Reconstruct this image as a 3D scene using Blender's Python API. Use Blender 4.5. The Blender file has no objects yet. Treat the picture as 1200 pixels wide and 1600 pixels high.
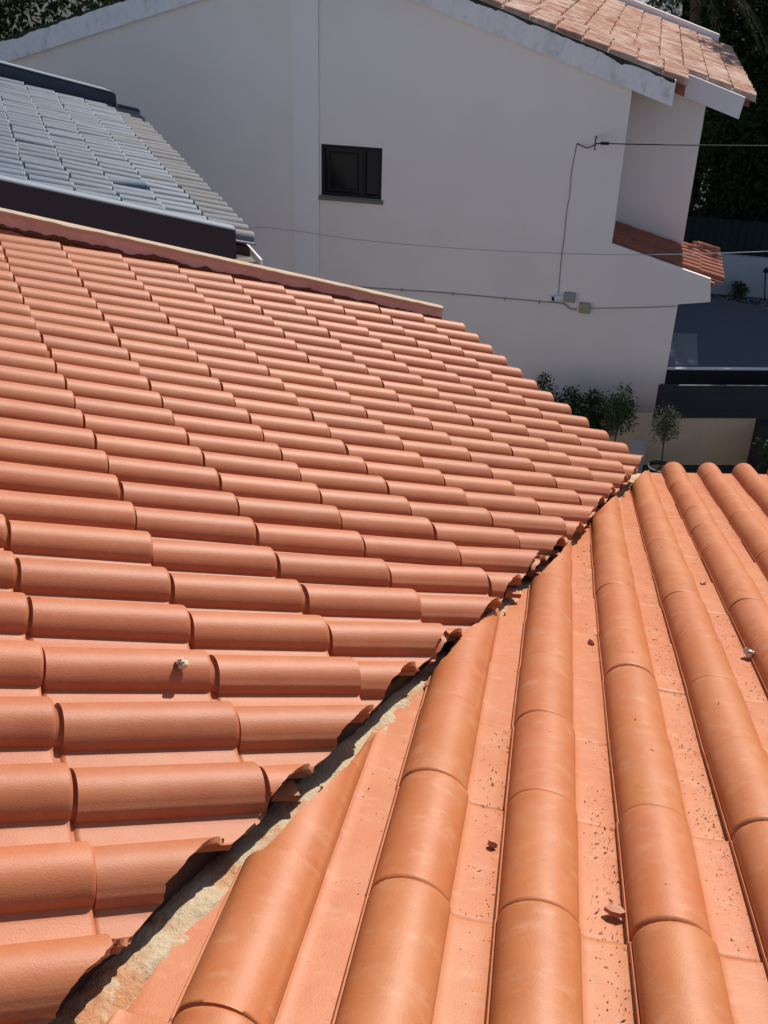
import bpy, bmesh, math, random
import numpy as np
from mathutils import Vector, Matrix, noise

random.seed(7)
rng = np.random.default_rng(7)
S = bpy.context.scene
COL = S.collection

# ------------------------------------------------------------------ camera, sky, sun, exposure
H = 6.9                                   # the camera's height above the courtyard (m)
cam_d = bpy.data.cameras.new('camera')
cam = bpy.data.objects.new('camera', cam_d)
COL.objects.link(cam)
Rw = ((0.999559, 0.014627, 0.025854), (0.029705, -0.492206, -0.869972), (0.0, 0.870356, -0.492424))
cam.matrix_world = Matrix(((Rw[0][0], -Rw[1][0], -Rw[2][0], 0),
                           (Rw[0][1], -Rw[1][1], -Rw[2][1], 0),
                           (Rw[0][2], -Rw[1][2], -Rw[2][2], H),
                           (0, 0, 0, 1)))
cam_d.sensor_fit = 'VERTICAL'
cam_d.sensor_height = 36.0
cam_d.lens = 36.9
cam_d.clip_start = 0.05
cam_d.clip_end = 600
S.camera = cam

SUN_EL, SUN_BEAR = math.radians(44), math.radians(31)
world = bpy.data.worlds.new('World')
S.world = world
world.use_nodes = True
nt = world.node_tree
sky = nt.nodes.new('ShaderNodeTexSky')
sky.sky_type = 'NISHITA'
sky.sun_disc = False
sky.sun_elevation = SUN_EL
sky.sun_rotation = SUN_BEAR
nt.links.new(sky.outputs['Color'], nt.nodes['Background'].inputs['Color'])
nt.nodes['Background'].inputs['Strength'].default_value = 0.096

sd = bpy.data.lights.new('sun', 'SUN')
sd.energy = 5.0
sd.angle = math.radians(0.53)
sd.color = (1.0, 0.93, 0.84)
sun = bpy.data.objects.new('sun', sd)
COL.objects.link(sun)
sv = Vector((math.sin(SUN_BEAR) * math.cos(SUN_EL), math.cos(SUN_BEAR) * math.cos(SUN_EL), math.sin(SUN_EL)))
sun.rotation_euler = sv.to_track_quat('Z', 'Y').to_euler()
sun.location = (8, 12, 30)

S.view_settings.view_transform = 'Standard'
S.view_settings.look = 'None'
S.view_settings.exposure = 0.12
S.view_settings.gamma = 1.0
S.view_settings.use_curve_mapping = False
S.render.engine = 'CYCLES'

# ------------------------------------------------------------------ materials
def mat(name, col, rough=0.8, spec=0.3, var=0.0, scale=8.0, col2=None, lo=0.4, hi=0.65, bump=0.0, bscale=60.0,
        objvar=0.0, metal=0.0, stretch=None, coords='Object', hue=None):
    m = bpy.data.materials.new(name)
    m.use_nodes = True
    t = m.node_tree
    N, K = t.nodes, t.links
    b = N['Principled BSDF']
    b.inputs['Roughness'].default_value = rough
    b.inputs['Specular IOR Level'].default_value = spec
    b.inputs['Metallic'].default_value = metal
    tc = N.new('ShaderNodeTexCoord')
    oi = N.new('ShaderNodeObjectInfo')
    vec = tc.outputs[coords]
    if stretch:
        mp = N.new('ShaderNodeMapping')
        mp.inputs['Scale'].default_value = stretch
        K.new(vec, mp.inputs['Vector'])
        vec = mp.outputs['Vector']
    wv = N.new('ShaderNodeMath'); wv.operation = 'MULTIPLY'; wv.inputs[1].default_value = 57.0
    K.new(oi.outputs['Random'], wv.inputs[0])
    def nz(sc, det=5.0, rou=0.6):
        n = N.new('ShaderNodeTexNoise'); n.noise_dimensions = '4D'
        n.inputs['Scale'].default_value = sc
        n.inputs['Detail'].default_value = det
        n.inputs['Roughness'].default_value = rou
        K.new(vec, n.inputs['Vector']); K.new(wv.outputs[0], n.inputs['W'])
        return n.outputs['Fac']
    c = N.new('ShaderNodeRGB'); c.outputs[0].default_value = (*col, 1)
    out = c.outputs[0]
    if col2:
        r = N.new('ShaderNodeMapRange'); r.interpolation_type = 'SMOOTHSTEP'
        r.inputs['From Min'].default_value = lo; r.inputs['From Max'].default_value = hi
        K.new(nz(scale), r.inputs['Value'])
        x = N.new('ShaderNodeMix'); x.data_type = 'RGBA'
        x.inputs['B'].default_value = (*col2, 1)
        K.new(r.outputs['Result'], x.inputs['Factor']); K.new(out, x.inputs['A'])
        out = x.outputs['Result']
    if var or objvar:
        h = N.new('ShaderNodeHueSaturation')
        K.new(out, h.inputs['Color'])
        a = N.new('ShaderNodeMath'); a.operation = 'MULTIPLY_ADD'
        a.inputs[1].default_value = objvar; a.inputs[2].default_value = 1.0 - objvar * 0.5
        K.new(oi.outputs['Random'], a.inputs[0])
        v = a.outputs[0]
        if var:
            q = N.new('ShaderNodeMath'); q.operation = 'MULTIPLY_ADD'
            q.inputs[1].default_value = var; q.inputs[2].default_value = -var * 0.5
            K.new(nz(scale * 2.7, 7.0, 0.65), q.inputs[0])
            s = N.new('ShaderNodeMath'); s.operation = 'ADD'
            K.new(v, s.inputs[0]); K.new(q.outputs[0], s.inputs[1])
            v = s.outputs[0]
        K.new(v, h.inputs['Value'])
        if hue:
            hh = N.new('ShaderNodeMath'); hh.operation = 'MULTIPLY_ADD'
            hh.inputs[1].default_value = hue; hh.inputs[2].default_value = 0.5 - hue * 0.5
            fr = N.new('ShaderNodeMath'); fr.operation = 'FRACT'
            K.new(wv.outputs[0], fr.inputs[0]); K.new(fr.outputs[0], hh.inputs[0])
            K.new(hh.outputs[0], h.inputs['Hue'])
        out = h.outputs['Color']
    K.new(out, b.inputs['Base Color'])
    if bump:
        bm_ = N.new('ShaderNodeBump')
        bm_.inputs['Strength'].default_value = bump
        bm_.inputs['Distance'].default_value = 0.01
        K.new(nz(bscale, 4.0, 0.6), bm_.inputs['Height'])
        K.new(bm_.outputs['Normal'], b.inputs['Normal'])
    m['out'] = 1
    return m

def overlay(m, col, scale, lo, hi, amount=1.0, stretch=None, det=6.0, coords='Object', rou=0.65, seed=3.0):
    """one more layer of dust, stain, speckle or painted bounce light over a material's colour"""
    t = m.node_tree; N, K = t.nodes, t.links
    b = N['Principled BSDF']
    src = b.inputs['Base Color'].links[0].from_socket
    tc = N.new('ShaderNodeTexCoord'); vec = tc.outputs[coords]
    if stretch:
        mp = N.new('ShaderNodeMapping'); mp.inputs['Scale'].default_value = stretch
        K.new(vec, mp.inputs['Vector']); vec = mp.outputs['Vector']
    oi = N.new('ShaderNodeObjectInfo')
    wv = N.new('ShaderNodeMath'); wv.operation = 'MULTIPLY_ADD'; wv.inputs[1].default_value = 91.0; wv.inputs[2].default_value = seed
    K.new(oi.outputs['Random'], wv.inputs[0])
    n = N.new('ShaderNodeTexNoise'); n.noise_dimensions = '4D'
    n.inputs['Scale'].default_value = scale; n.inputs['Detail'].default_value = det; n.inputs['Roughness'].default_value = rou
    K.new(vec, n.inputs['Vector']); K.new(wv.outputs[0], n.inputs['W'])
    r = N.new('ShaderNodeMapRange'); r.interpolation_type = 'SMOOTHSTEP'
    r.inputs['From Min'].default_value = lo; r.inputs['From Max'].default_value = hi; r.inputs['To Max'].default_value = amount
    K.new(n.outputs['Fac'], r.inputs['Value'])
    x = N.new('ShaderNodeMix'); x.data_type = 'RGBA'; x.inputs['B'].default_value = (*col, 1)
    K.new(r.outputs['Result'], x.inputs['Factor']); K.new(src, x.inputs['A'])
    K.new(x.outputs['Result'], b.inputs['Base Color'])
    return m

M = {}
M['tile'] = mat('terracotta', (0.43, 0.136, 0.056), 0.50, 0.32, var=0.16, scale=4, col2=(0.45, 0.156, 0.070), objvar=0.13, bump=0.12, bscale=110, hue=0.003, stretch=(2.7, 1.0, 2.7))
overlay(M['tile'], (0.46, 0.17, 0.06), 9, 0.62, 0.78, 0.4, stretch=(2.0, 0.8, 2.0), seed=11)
overlay(M['tile'], (0.30, 0.10, 0.045), 130, 0.52, 0.70, 0.35, stretch=(2.7, 1.0, 2.7), seed=31, det=2)
overlay(M['tile'], (0.47, 0.20, 0.11), 5, 0.52, 0.78, 0.45, stretch=(1.6, 0.8, 1.6), seed=21)
overlay(M['tile'], (0.16, 0.06, 0.035), 55, 0.72, 0.80, 0.35, stretch=(2.7, 1.0, 2.7), seed=15, det=2)
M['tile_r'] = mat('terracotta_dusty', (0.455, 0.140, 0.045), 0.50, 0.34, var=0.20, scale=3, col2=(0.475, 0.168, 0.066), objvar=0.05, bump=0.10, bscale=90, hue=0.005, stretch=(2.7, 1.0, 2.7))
overlay(M['tile_r'], (0.50, 0.165, 0.045), 5, 0.50, 0.72, 0.6, stretch=(2.2, 0.6, 2.2), seed=41)  # orange light bounced between barrels, painted into the colour as noise patches
overlay(M['tile_r'], (0.33, 0.125, 0.055), 11, 0.54, 0.72, 0.5, stretch=(2.2, 0.9, 2.2), seed=43)
overlay(M['tile_r'], (0.54, 0.26, 0.14), 9, 0.51, 0.73, 0.6, stretch=(1.6, 1.1, 1.6), seed=5)
overlay(M['tile_r'], (0.58, 0.31, 0.18), 28, 0.66, 0.74, 0.35, stretch=(1.6, 1.6, 1.6), seed=13, det=4)
overlay(M['tile_r'], (0.30, 0.12, 0.055), 34, 0.58, 0.72, 0.35, stretch=(2.7, 1.0, 2.7), seed=51, det=8)
overlay(M['tile_r'], (0.22, 0.09, 0.045), 70, 0.67, 0.74, 0.6, stretch=(2.7, 1.0, 2.7), seed=9, det=3)
M['clay_broken'] = mat('broken_clay', (0.46, 0.20, 0.10), 0.9, 0.1, var=0.3, scale=30, bump=0.5, bscale=120)
M['clay_shard'] = mat('pale_clay', (0.52, 0.26, 0.16), 0.85, 0.1, var=0.3, scale=30, bump=0.3, bscale=120)
M['deck'] = mat('roof_underlay', (0.10, 0.055, 0.04), 0.9, 0.1, var=0.3, scale=5)
M['mortar'] = mat('valley_mortar', (0.48, 0.385, 0.26), 0.95, 0.1, var=0.35, scale=10, col2=(0.46, 0.22, 0.11), lo=0.48, hi=0.66, bump=0.8, bscale=70)
overlay(M['mortar'], (0.20, 0.12, 0.07), 60, 0.66, 0.74, 0.7, seed=2, det=3)
overlay(M['mortar'], (0.52, 0.44, 0.31), 22, 0.50, 0.68, 0.7, seed=8)
M['render_pink'] = mat('pink_render', (0.72, 0.45, 0.39), 0.9, 0.15, var=0.15, scale=6, col2=(0.62, 0.36, 0.30), bump=0.25, bscale=60)
M['coping'] = mat('coping_cement', (0.52, 0.39, 0.29), 0.9, 0.1, var=0.2, scale=12, bump=0.4, bscale=80)
M['mortar_brown'] = mat('rusty_mortar', (0.17, 0.065, 0.04), 0.95, 0.1, var=0.4, scale=20, bump=0.8, bscale=60)
M['stucco'] = mat('white_stucco', (0.86, 0.785, 0.75), 0.9, 0.15, var=0.04, scale=0.7, col2=(0.83, 0.75, 0.715), bump=0.10, bscale=150)
M['stucco_light'] = mat('white_stucco_clean', (0.86, 0.80, 0.79), 0.9, 0.15, var=0.04, scale=1.5, bump=0.1, bscale=150)
M['verge'] = mat('weathered_white_paint', (0.82, 0.80, 0.82), 0.85, 0.2, var=0.22, scale=3, col2=(0.60, 0.59, 0.61), lo=0.50, hi=0.72, bump=0.2, bscale=60)
overlay(M['verge'], (0.26, 0.25, 0.25), 5, 0.50, 0.80, 0.7, stretch=(2.2, 2.2, 0.9), seed=4)
M['verge_clean'] = mat('white_paint', (0.86, 0.82, 0.84), 0.8, 0.2, var=0.06, scale=3)
M['moss'] = mat('black_lichen', (0.05, 0.048, 0.042), 0.95, 0.1, var=0.5, scale=20, bump=0.6, bscale=50)
M['far_tile'] = mat('old_roof_tile', (0.46, 0.24, 0.165), 0.85, 0.15, var=0.5, scale=2.4, col2=(0.60, 0.41, 0.32), lo=0.44, hi=0.58)
overlay(M['far_tile'], (0.36, 0.13, 0.08), 1.7, 0.52, 0.64, 0.85, seed=6)
overlay(M['far_tile'], (0.68, 0.54, 0.45), 3.1, 0.55, 0.66, 0.7, seed=16)
M['low_tile'] = mat('red_roof_tile', (0.33, 0.115, 0.072), 0.8, 0.15, var=0.25, scale=8, objvar=0.2)
M['slate'] = mat('blue_grey_tile', (0.112, 0.145, 0.188), 0.55, 0.32, var=0.2, scale=6, col2=(0.13, 0.16, 0.20), objvar=0.16, bump=0.1, bscale=60)
M['slate_worn'] = mat('worn_grey_tile', (0.165, 0.172, 0.182), 0.7, 0.25, var=0.25, scale=7, col2=(0.21, 0.175, 0.155), lo=0.45, hi=0.7, objvar=0.2)
M['dark_render'] = mat('dark_plum_render', (0.050, 0.036, 0.044), 0.85, 0.2, var=0.1, scale=3)
M['flashing'] = mat('zinc_flashing', (0.21, 0.245, 0.28), 0.5, 0.5, var=0.1, scale=5)
M['navy_metal'] = mat('navy_metal', (0.035, 0.045, 0.075), 0.5, 0.5, var=0.1, scale=3)
M['frame'] = mat('black_frame', (0.010, 0.010, 0.012), 0.55, 0.2)
M['glass'] = mat('dark_glass', (0.008, 0.009, 0.011), 0.10, 0.12)
M['stone'] = mat('grey_stone', (0.20, 0.17, 0.14), 0.9, 0.1, var=0.3, scale=12)
M['cream'] = mat('cream_render', (0.62, 0.45, 0.30), 0.9, 0.1, var=0.12, scale=2.5, col2=(0.52, 0.40, 0.28), lo=0.5, hi=0.7)
M['black_metal'] = mat('black_metal', (0.020, 0.020, 0.026), 0.55, 0.4, var=0.1, scale=3)
M['charcoal'] = mat('charcoal_panel', (0.035, 0.034, 0.042), 0.6, 0.3, var=0.1, scale=3)
M['wet_roof'] = mat('dark_membrane', (0.085, 0.105, 0.14), 0.60, 0.12, var=0.3, scale=3, bump=0.25, bscale=9)
M['skylight'] = mat('blue_glass', (0.20, 0.23, 0.27), 0.25, 0.3, var=0.2, scale=3, bump=0.05, bscale=5)
M['flat_strip'] = mat('grey_strip', (0.10, 0.11, 0.13), 0.8, 0.1, var=0.15, scale=5)
M['white_trim'] = mat('white_metal_trim', (0.75, 0.75, 0.76), 0.4, 0.5)
M['green_sheet'] = mat('dark_green_sheet', (0.016, 0.030, 0.026), 0.7, 0.3, var=0.15, scale=2)
M['garden_wall'] = mat('garden_wall_white', (0.62, 0.62, 0.65), 0.9, 0.1, var=0.1, scale=2)
M['grey_roof'] = mat('grey_corrugated', (0.33, 0.33, 0.34), 0.8, 0.2, var=0.25, scale=3)
M['cobble'] = mat('dark_cobbles', (0.06, 0.055, 0.05), 0.8, 0.2, var=0.6, scale=9, bump=0.8, bscale=14)
M['ground'] = mat('dark_paving', (0.055, 0.052, 0.05), 0.85, 0.2, var=0.3, scale=1.2, bump=0.3, bscale=25)
M['gravel'] = mat('pale_gravel', (0.22, 0.21, 0.20), 0.9, 0.1, var=0.4, scale=20)
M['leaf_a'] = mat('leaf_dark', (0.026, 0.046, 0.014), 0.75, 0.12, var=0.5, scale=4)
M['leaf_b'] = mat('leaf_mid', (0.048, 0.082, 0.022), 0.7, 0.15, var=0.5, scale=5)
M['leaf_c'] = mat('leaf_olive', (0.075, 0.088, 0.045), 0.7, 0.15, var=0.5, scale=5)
M['frond'] = mat('palm_frond', (0.095, 0.085, 0.035), 0.6, 0.3, var=0.5, scale=4, col2=(0.05, 0.07, 0.022))
M['bark'] = mat('bark', (0.07, 0.05, 0.035), 0.95, 0.1, var=0.4, scale=20, bump=0.7, bscale=40)
M['pot'] = mat('dark_pot', (0.03, 0.03, 0.035), 0.45, 0.4)
M['soil'] = mat('soil', (0.03, 0.022, 0.016), 0.95, 0.05)
M['grey_panel'] = mat('grey_panel', (0.30, 0.30, 0.31), 0.7, 0.3, var=0.15, scale=5)
M['plastic_grey'] = mat('grey_plastic', (0.33, 0.32, 0.30), 0.6, 0.3, var=0.1, scale=8)
M['plastic_beige'] = mat('beige_plastic', (0.36, 0.32, 0.24), 0.6, 0.3, var=0.1, scale=8)
M['cable_black'] = mat('black_cable', (0.012, 0.012, 0.012), 0.5, 0.3)
M['cable_grey'] = mat('grey_cable', (0.42, 0.42, 0.43), 0.4, 0.5)
M['conduit'] = mat('conduit_grey', (0.36, 0.33, 0.31), 0.6, 0.3)
M['conduit_dark'] = mat('conduit_cable', (0.22, 0.19, 0.21), 0.6, 0.3)
M['shell'] = mat('snail_shell', (0.60, 0.47, 0.33), 0.5, 0.4, var=0.35, scale=60)
M['shell_white'] = mat('bleached_shell', (0.78, 0.73, 0.65), 0.6, 0.3, var=0.2, scale=60)
M['litter'] = mat('dry_litter', (0.17, 0.075, 0.045), 0.9, 0.1, var=0.6, scale=30)

# ------------------------------------------------------------------ object helpers
WM = {}
def link(o, parent=None, W=None):
    """link o so that it sits at world matrix W (identity by default), under parent"""
    W = W if W is not None else Matrix.Identity(4)
    COL.objects.link(o)
    if parent is not None:
        o.parent = parent
        o.matrix_parent_inverse = WM[parent.name].inverted()
    o.matrix_basis = W
    WM[o.name] = W.copy()
    return o

def tag(o, label=None, cat=None, group=None, kind=None):
    if label: o['label'] = label
    if cat: o['category'] = cat
    if group: o['group'] = group
    if kind: o['kind'] = kind
    return o

def empty(name, loc, label, cat, group=None, W=None):
    o = bpy.data.objects.new(name, None)
    link(o, None, W if W is not None else Matrix.Translation(Vector(loc)))
    return tag(o, label, cat, group)

def finish(me, material, smooth=True, angle=38):
    if material is not None and len(me.materials) == 0:
        me.materials.append(material)
    if smooth:
        me.shade_smooth()
        me.set_sharp_from_angle(angle=math.radians(angle))
    return me

def build(name, bm, material, parent=None, W=None, smooth=True, angle=38, recalc=True):
    me = bpy.data.meshes.new(name)
    if recalc:
        bmesh.ops.recalc_face_normals(bm, faces=bm.faces)
    bm.to_mesh(me); bm.free()
    finish(me, material, smooth, angle)
    return link(bpy.data.objects.new(name, me), parent, W)

def pydata(name, V, Fc, material, parent=None, W=None, smooth=True, angle=38):
    me = bpy.data.meshes.new(name)
    me.from_pydata([tuple(map(float, v)) for v in V], [], [tuple(map(int, f)) for f in Fc])
    me.validate()
    finish(me, material, smooth, angle)
    return link(bpy.data.objects.new(name, me), parent, W)

def box(bm, lo, hi, bevel=0.0):
    x0, y0, z0 = lo; x1, y1, z1 = hi
    v = [bm.verts.new(p) for p in ((x0, y0, z0), (x1, y0, z0), (x1, y1, z0), (x0, y1, z0), (x0, y0, z1), (x1, y0, z1), (x1, y1, z1), (x0, y1, z1))]
    fs = [bm.faces.new([v[i] for i in q]) for q in ((0, 3, 2, 1), (4, 5, 6, 7), (0, 1, 5, 4), (1, 2, 6, 5), (2, 3, 7, 6), (3, 0, 4, 7))]
    if bevel:
        es = list({e for f in fs for e in f.edges})
        bmesh.ops.bevel(bm, geom=es, offset=bevel, segments=2, affect='EDGES', profile=0.6)
    return v

def prism(bm, poly, n0, n1):
    """polygon in the (h, z) plane pushed from depth n0 to n1"""
    a = [bm.verts.new((p[0], n0, p[1])) for p in poly]
    b = [bm.verts.new((p[0], n1, p[1])) for p in poly]
    bm.faces.new(a); bm.faces.new(b[::-1])
    k = len(poly)
    for i in range(k):
        bm.faces.new((a[i], b[i], b[(i + 1) % k], a[(i + 1) % k]))

def tube(bm, pts, r, seg=8, caps=True, r1=None):
    pts = [Vector(p) for p in pts]
    rings = []
    n = len(pts)
    for i, p in enumerate(pts):
        d = (pts[min(i + 1, n - 1)] - pts[max(i - 1, 0)]).normalized()
        u = d.orthogonal().normalized() if i == 0 else (u - d * u.dot(d)).normalized()
        w = d.cross(u)
        rr = r if r1 is None else r + (r1 - r) * i / (n - 1)
        rings.append([bm.verts.new(p + (u * math.cos(2 * math.pi * k / seg) + w * math.sin(2 * math.pi * k / seg)) * rr) for k in range(seg)])
    for a, b in zip(rings, rings[1:]):
        for k in range(seg):
            bm.faces.new((a[k], a[(k + 1) % seg], b[(k + 1) % seg], b[k]))
    if caps:
        bm.faces.new(rings[0][::-1]); bm.faces.new(rings[-1])

def catmull(pts, m=6):
    P = [Vector(p) for p in pts]
    out = []
    for i in range(len(P) - 1):
        p0 = P[max(i - 1, 0)]; p1 = P[i]; p2 = P[i + 1]; p3 = P[min(i + 2, len(P) - 1)]
        for k in range(m):
            t = k / m
            out.append(0.5 * ((2 * p1) + (p2 - p0) * t + (2 * p0 - 5 * p1 + 4 * p2 - p3) * t * t + (-p0 + 3 * p1 - 3 * p2 + p3) * t ** 3))
    out.append(P[-1])
    return out

def lathe(bm, prof, seg=20, centre=(0, 0)):
    rings = [[bm.verts.new((centre[0] + r * math.cos(2 * math.pi * k / seg), centre[1] + r * math.sin(2 * math.pi * k / seg), z)) for k in range(seg)] for r, z in prof]
    for a, b in zip(rings, rings[1:]):
        for k in range(seg):
            bm.faces.new((a[k], a[(k + 1) % seg], b[(k + 1) % seg], b[k]))
    bm.faces.new(rings[0][::-1]); bm.faces.new(rings[-1])

def fbm(x, y=0.0, z=0.0, o=4):
    return noise.fractal(Vector((x, y, z)), 0.8, 2.1, o)

# ------------------------------------------------------------------ the two slopes of the terracotta roof (m, relative to the eye)
L_PAR = dict(psi=0.458012,p=0.356575,a=0.17562,b=0.37,O=[-0.76895, 2.6308, -1.4992],i0=0,kz=[-0.075502, 0.023117, 0.037046, -0.072358, 0.049918, 0.024552, -0.020603],kd=[0.032385, 0.077987, 0.0016555, -0.0047476, -0.012464],kc=[0.014853, 0.023938, 0.012059, 0.014635, 0.016431])
R_PAR = dict(psi=1.430081,p=0.199921,a=0.24418,b=0.37626,O=[0.47791, 1.2976, -1.636],i0=4,kz=[0.38011, -0.20935, -0.040343, -0.098683, -0.11678, 0.097246, 0.037908],kd=[0.035816, 0.047928, -0.0092799, -0.0058289, -0.083437],kc=[-0.066758, -0.15946, 0.0099471, -0.014587, 0.018785])
TZ = [(2, 0), (1, 1), (0, 2), (3, 0), (2, 1), (1, 2), (4, 0)]
TD = [(2, 0), (1, 1), (3, 0), (2, 1), (0, 2)]

class Slope:
    """slightly sagging roof surface: at(i, j) is the foot of tile column i at the lower end of course j"""
    def __init__(s, P):
        s.P = P
        psi, p = P['psi'], P['p']
        s.d = Vector((math.cos(psi) * math.cos(p), math.sin(psi) * math.cos(p), -math.sin(p)))
        s.c = Vector((math.sin(psi), -math.cos(psi), 0))
        s.n = s.c.cross(s.d)
    def at(s, i, j):
        P = s.P; i = i - P['i0']
        f = lambda T, k: sum(q * (i / 10) ** a * (j / 5) ** b for (a, b), q in zip(T, k))
        v = Vector(P['O']) + s.d * (j * P['b'] + f(TD, P['kd'])) + s.c * (i * P['a'] + f(TD, P['kc'])) + s.n * f(TZ, P['kz'])
        return v + Vector((0, 0, H))
    def frame(s, i, j):
        o = s.at(i, j)
        d = o - s.at(i, j - 1)
        c = s.at(i + 0.5, j) - s.at(i - 0.5, j)
        n = c.cross(d).normalized()
        return o, d, c, n

LS, RS = Slope(L_PAR), Slope(R_PAR)
LCUT = [[-0.499, 0.992], [-0.449, 1.079], [-0.291, 1.421], [-0.228, 1.546], [-0.046, 1.907], [0.172, 2.358], [0.35, 2.718], [0.538, 3.139], [0.7, 3.499], [0.933, 4.052], [1.281, 4.885]]
RCUT = [[-0.396, 1.059, -1.543], [-0.358, 1.197, -1.566], [-0.268, 1.37, -1.595], [-0.19, 1.548, -1.628], [-0.063, 1.794, -1.688], [0.081, 2.149, -1.77], [0.196, 2.429, -1.833], [0.406, 2.836, -1.951], [0.595, 3.266, -2.071], [0.907, 4.042, -2.288], [1.314, 4.933, -2.552]]

def interp(tab, y, k=0):
    ys = [q[1] for q in tab]
    if y <= ys[0]: a, b = 0, 2
    elif y >= ys[-1]: a, b = len(tab) - 3, len(tab) - 1
    else:
        b = next(q for q in range(len(tab)) if ys[q] >= y); a = b - 1
    t = (y - ys[a]) / (ys[b] - ys[a])
    return tab[a][k] + (tab[b][k] - tab[a][k]) * t

def past_left(p):   return p.x - interp(LCUT, p.y)            # > 0: beyond the left slope's cut edge
def past_right(p):  return interp(RCUT, p.y) - p.x            # > 0: beyond the right slope's cut edge

# ------------------------------------------------------------------ one roof tile
LEN = 0.37
OVER = 0.055
NECK0 = -0.966                                   # where the neck begins (1 = one course)
TH = 0.011

def profile(pitch, bw, bh, seg, foot, step=1.0):
    """upper outline of a tile across its width: free lip, round barrel, fillet, flat pan. foot = s of the barrel's left foot"""
    pts = []
    cx = foot + bw / 2
    pts.append((foot - 0.006, 0.001, 0))
    pts.append((foot - 0.004, 0.006, 0))
    for k in range(seg + 1):
        th = math.pi * (1 - k / seg)
        th = th * 0.5 + 0.5 * (math.pi * (1 - k / seg))
        x = math.cos(th); z = math.sin(th)
        z = z ** 0.92
        pts.append((cx + bw / 2 * x * (1.05 if (x > 0 and 0.15 < z < 0.6) else 1.0), bh * z + (0.004 if k == 0 else 0.0), 1))
    s1 = foot + bw
    pts[-1] = (s1 + 0.002, 0.005, 1)
    pts += [(s1 + 0.009, 0.0018, 0.6), (s1 + 0.020, 0.0, 0)]
    s2 = foot + pitch + 0.010
    pts += [((s1 + 0.018) * 0.5 + s2 * 0.5, 0.0, 0), (s2 - 0.008, 0.0, 0), (s2, 0.004, 0)]
    return pts, cx

def tile_columns(pitch, bw, bh, seg, foot, step=1.0):
    neck0 = NECK0 if step > 0.8 else -0.992
    pr, cx = profile(pitch, bw, bh, seg, foot)
    def point(k, t):
        """top point of outline k at t (0 = lower end, -1 = one course up)"""
        s, z, w = pr[k]
        lift = (TH + 0.002) * step
        taper = 1.0 + 0.020 * step * t                       # the barrel narrows upslope
        flat = 1.0 + 0.020 * step * t
        neck = max(0.0, min(1.0, (neck0 - t) / 0.012)) # a sunken neck that the next tile covers
        neck = 1 - (1 - neck) ** 2
        taper -= 0.13 * neck * step; flat -= 0.17 * neck * step
        if w > 0:
            ss = cx + (s - cx) * (1 + (taper - 1) * w)
            zz = z * (1 + (flat - 1) * w)
        else:
            ss, zz = s, z
        return ss, zz + lift * (1 + t) - 0.003 * neck
    return pr, point

def offset_down(top):
    """outline of the underside: the top outline moved in by the tile's thickness"""
    out = []
    n = len(top)
    for k in range(n):
        a = top[max(k - 1, 0)]; b = top[min(k + 1, n - 1)]
        dx, dz = b[0] - a[0], b[1] - a[1]
        l = math.hypot(dx, dz) or 1
        out.append((top[k][0] + dz / l * TH, top[k][1] - dx / l * TH))
    return out

def tile_mesh(name, pitch, bw, bh, foot, material, seg=14, step=1.0):
    pr, point = tile_columns(pitch, bw, bh, seg, foot, step)
    t0 = -1 - OVER / LEN
    stations = [t0, -1.004, -0.998, -0.992, -0.945, -0.93, -0.90, -0.5, -0.07, -0.025, -0.008, 0.0] if step <= 0.8 else [t0, -0.978, -0.974, -0.970, -0.966, -0.945, -0.90, -0.5, -0.07, -0.025, -0.008, 0.0]
    V, Fc = [], []
    n = len(pr)
    rows_t, rows_b = [], []
    for q, t in enumerate(stations):
        top = [point(k, t) for k in range(n)]
        if q == len(stations) - 1:                    # softened rim
            top = [(x, z - 0.0030) for x, z in top]
        elif q == len(stations) - 2:
            top = [(x, z - 0.0006) for x, z in top]
        bot = offset_down(top)
        rows_t.append([len(V) + k for k in range(n)]); V += [(x, t, z) for x, z in top]
        rows_b.append([len(V) + k for k in range(n)]); V += [(x, t, z + (0.003 if q == len(stations) - 1 else 0)) for x, z in bot]
    for a, b in zip(rows_t, rows_t[1:]):
        for k in range(n - 1): Fc.append((a[k], a[k + 1], b[k + 1], b[k]))
    for a, b in ((rows_b[0], rows_b[1]), (rows_b[1], rows_b[5]), (rows_b[5], rows_b[-1])):
        for k in range(n - 1): Fc.append((a[k], b[k], b[k + 1], a[k + 1]))
    for k in range(n - 1):
        Fc.append((rows_t[-1][k], rows_t[-1][k + 1], rows_b[-1][k + 1], rows_b[-1][k]))
        Fc.append((rows_t[0][k + 1], rows_t[0][k], rows_b[0][k], rows_b[0][k + 1]))
    for side in (0, n - 1):
        for q in range(len(stations) - 1):
            a = rows_t[q][side]; b = rows_t[q + 1][side]
            c = rows_b[q][side]; d = rows_b[q + 1][side]
            Fc.append((a, b, d, c) if side == 0 else (b, a, c, d))
    me = bpy.data.meshes.new(name)
    me.from_pydata(V, [], Fc)
    me.validate()
    return finish(me, material, True, 50)

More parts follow.
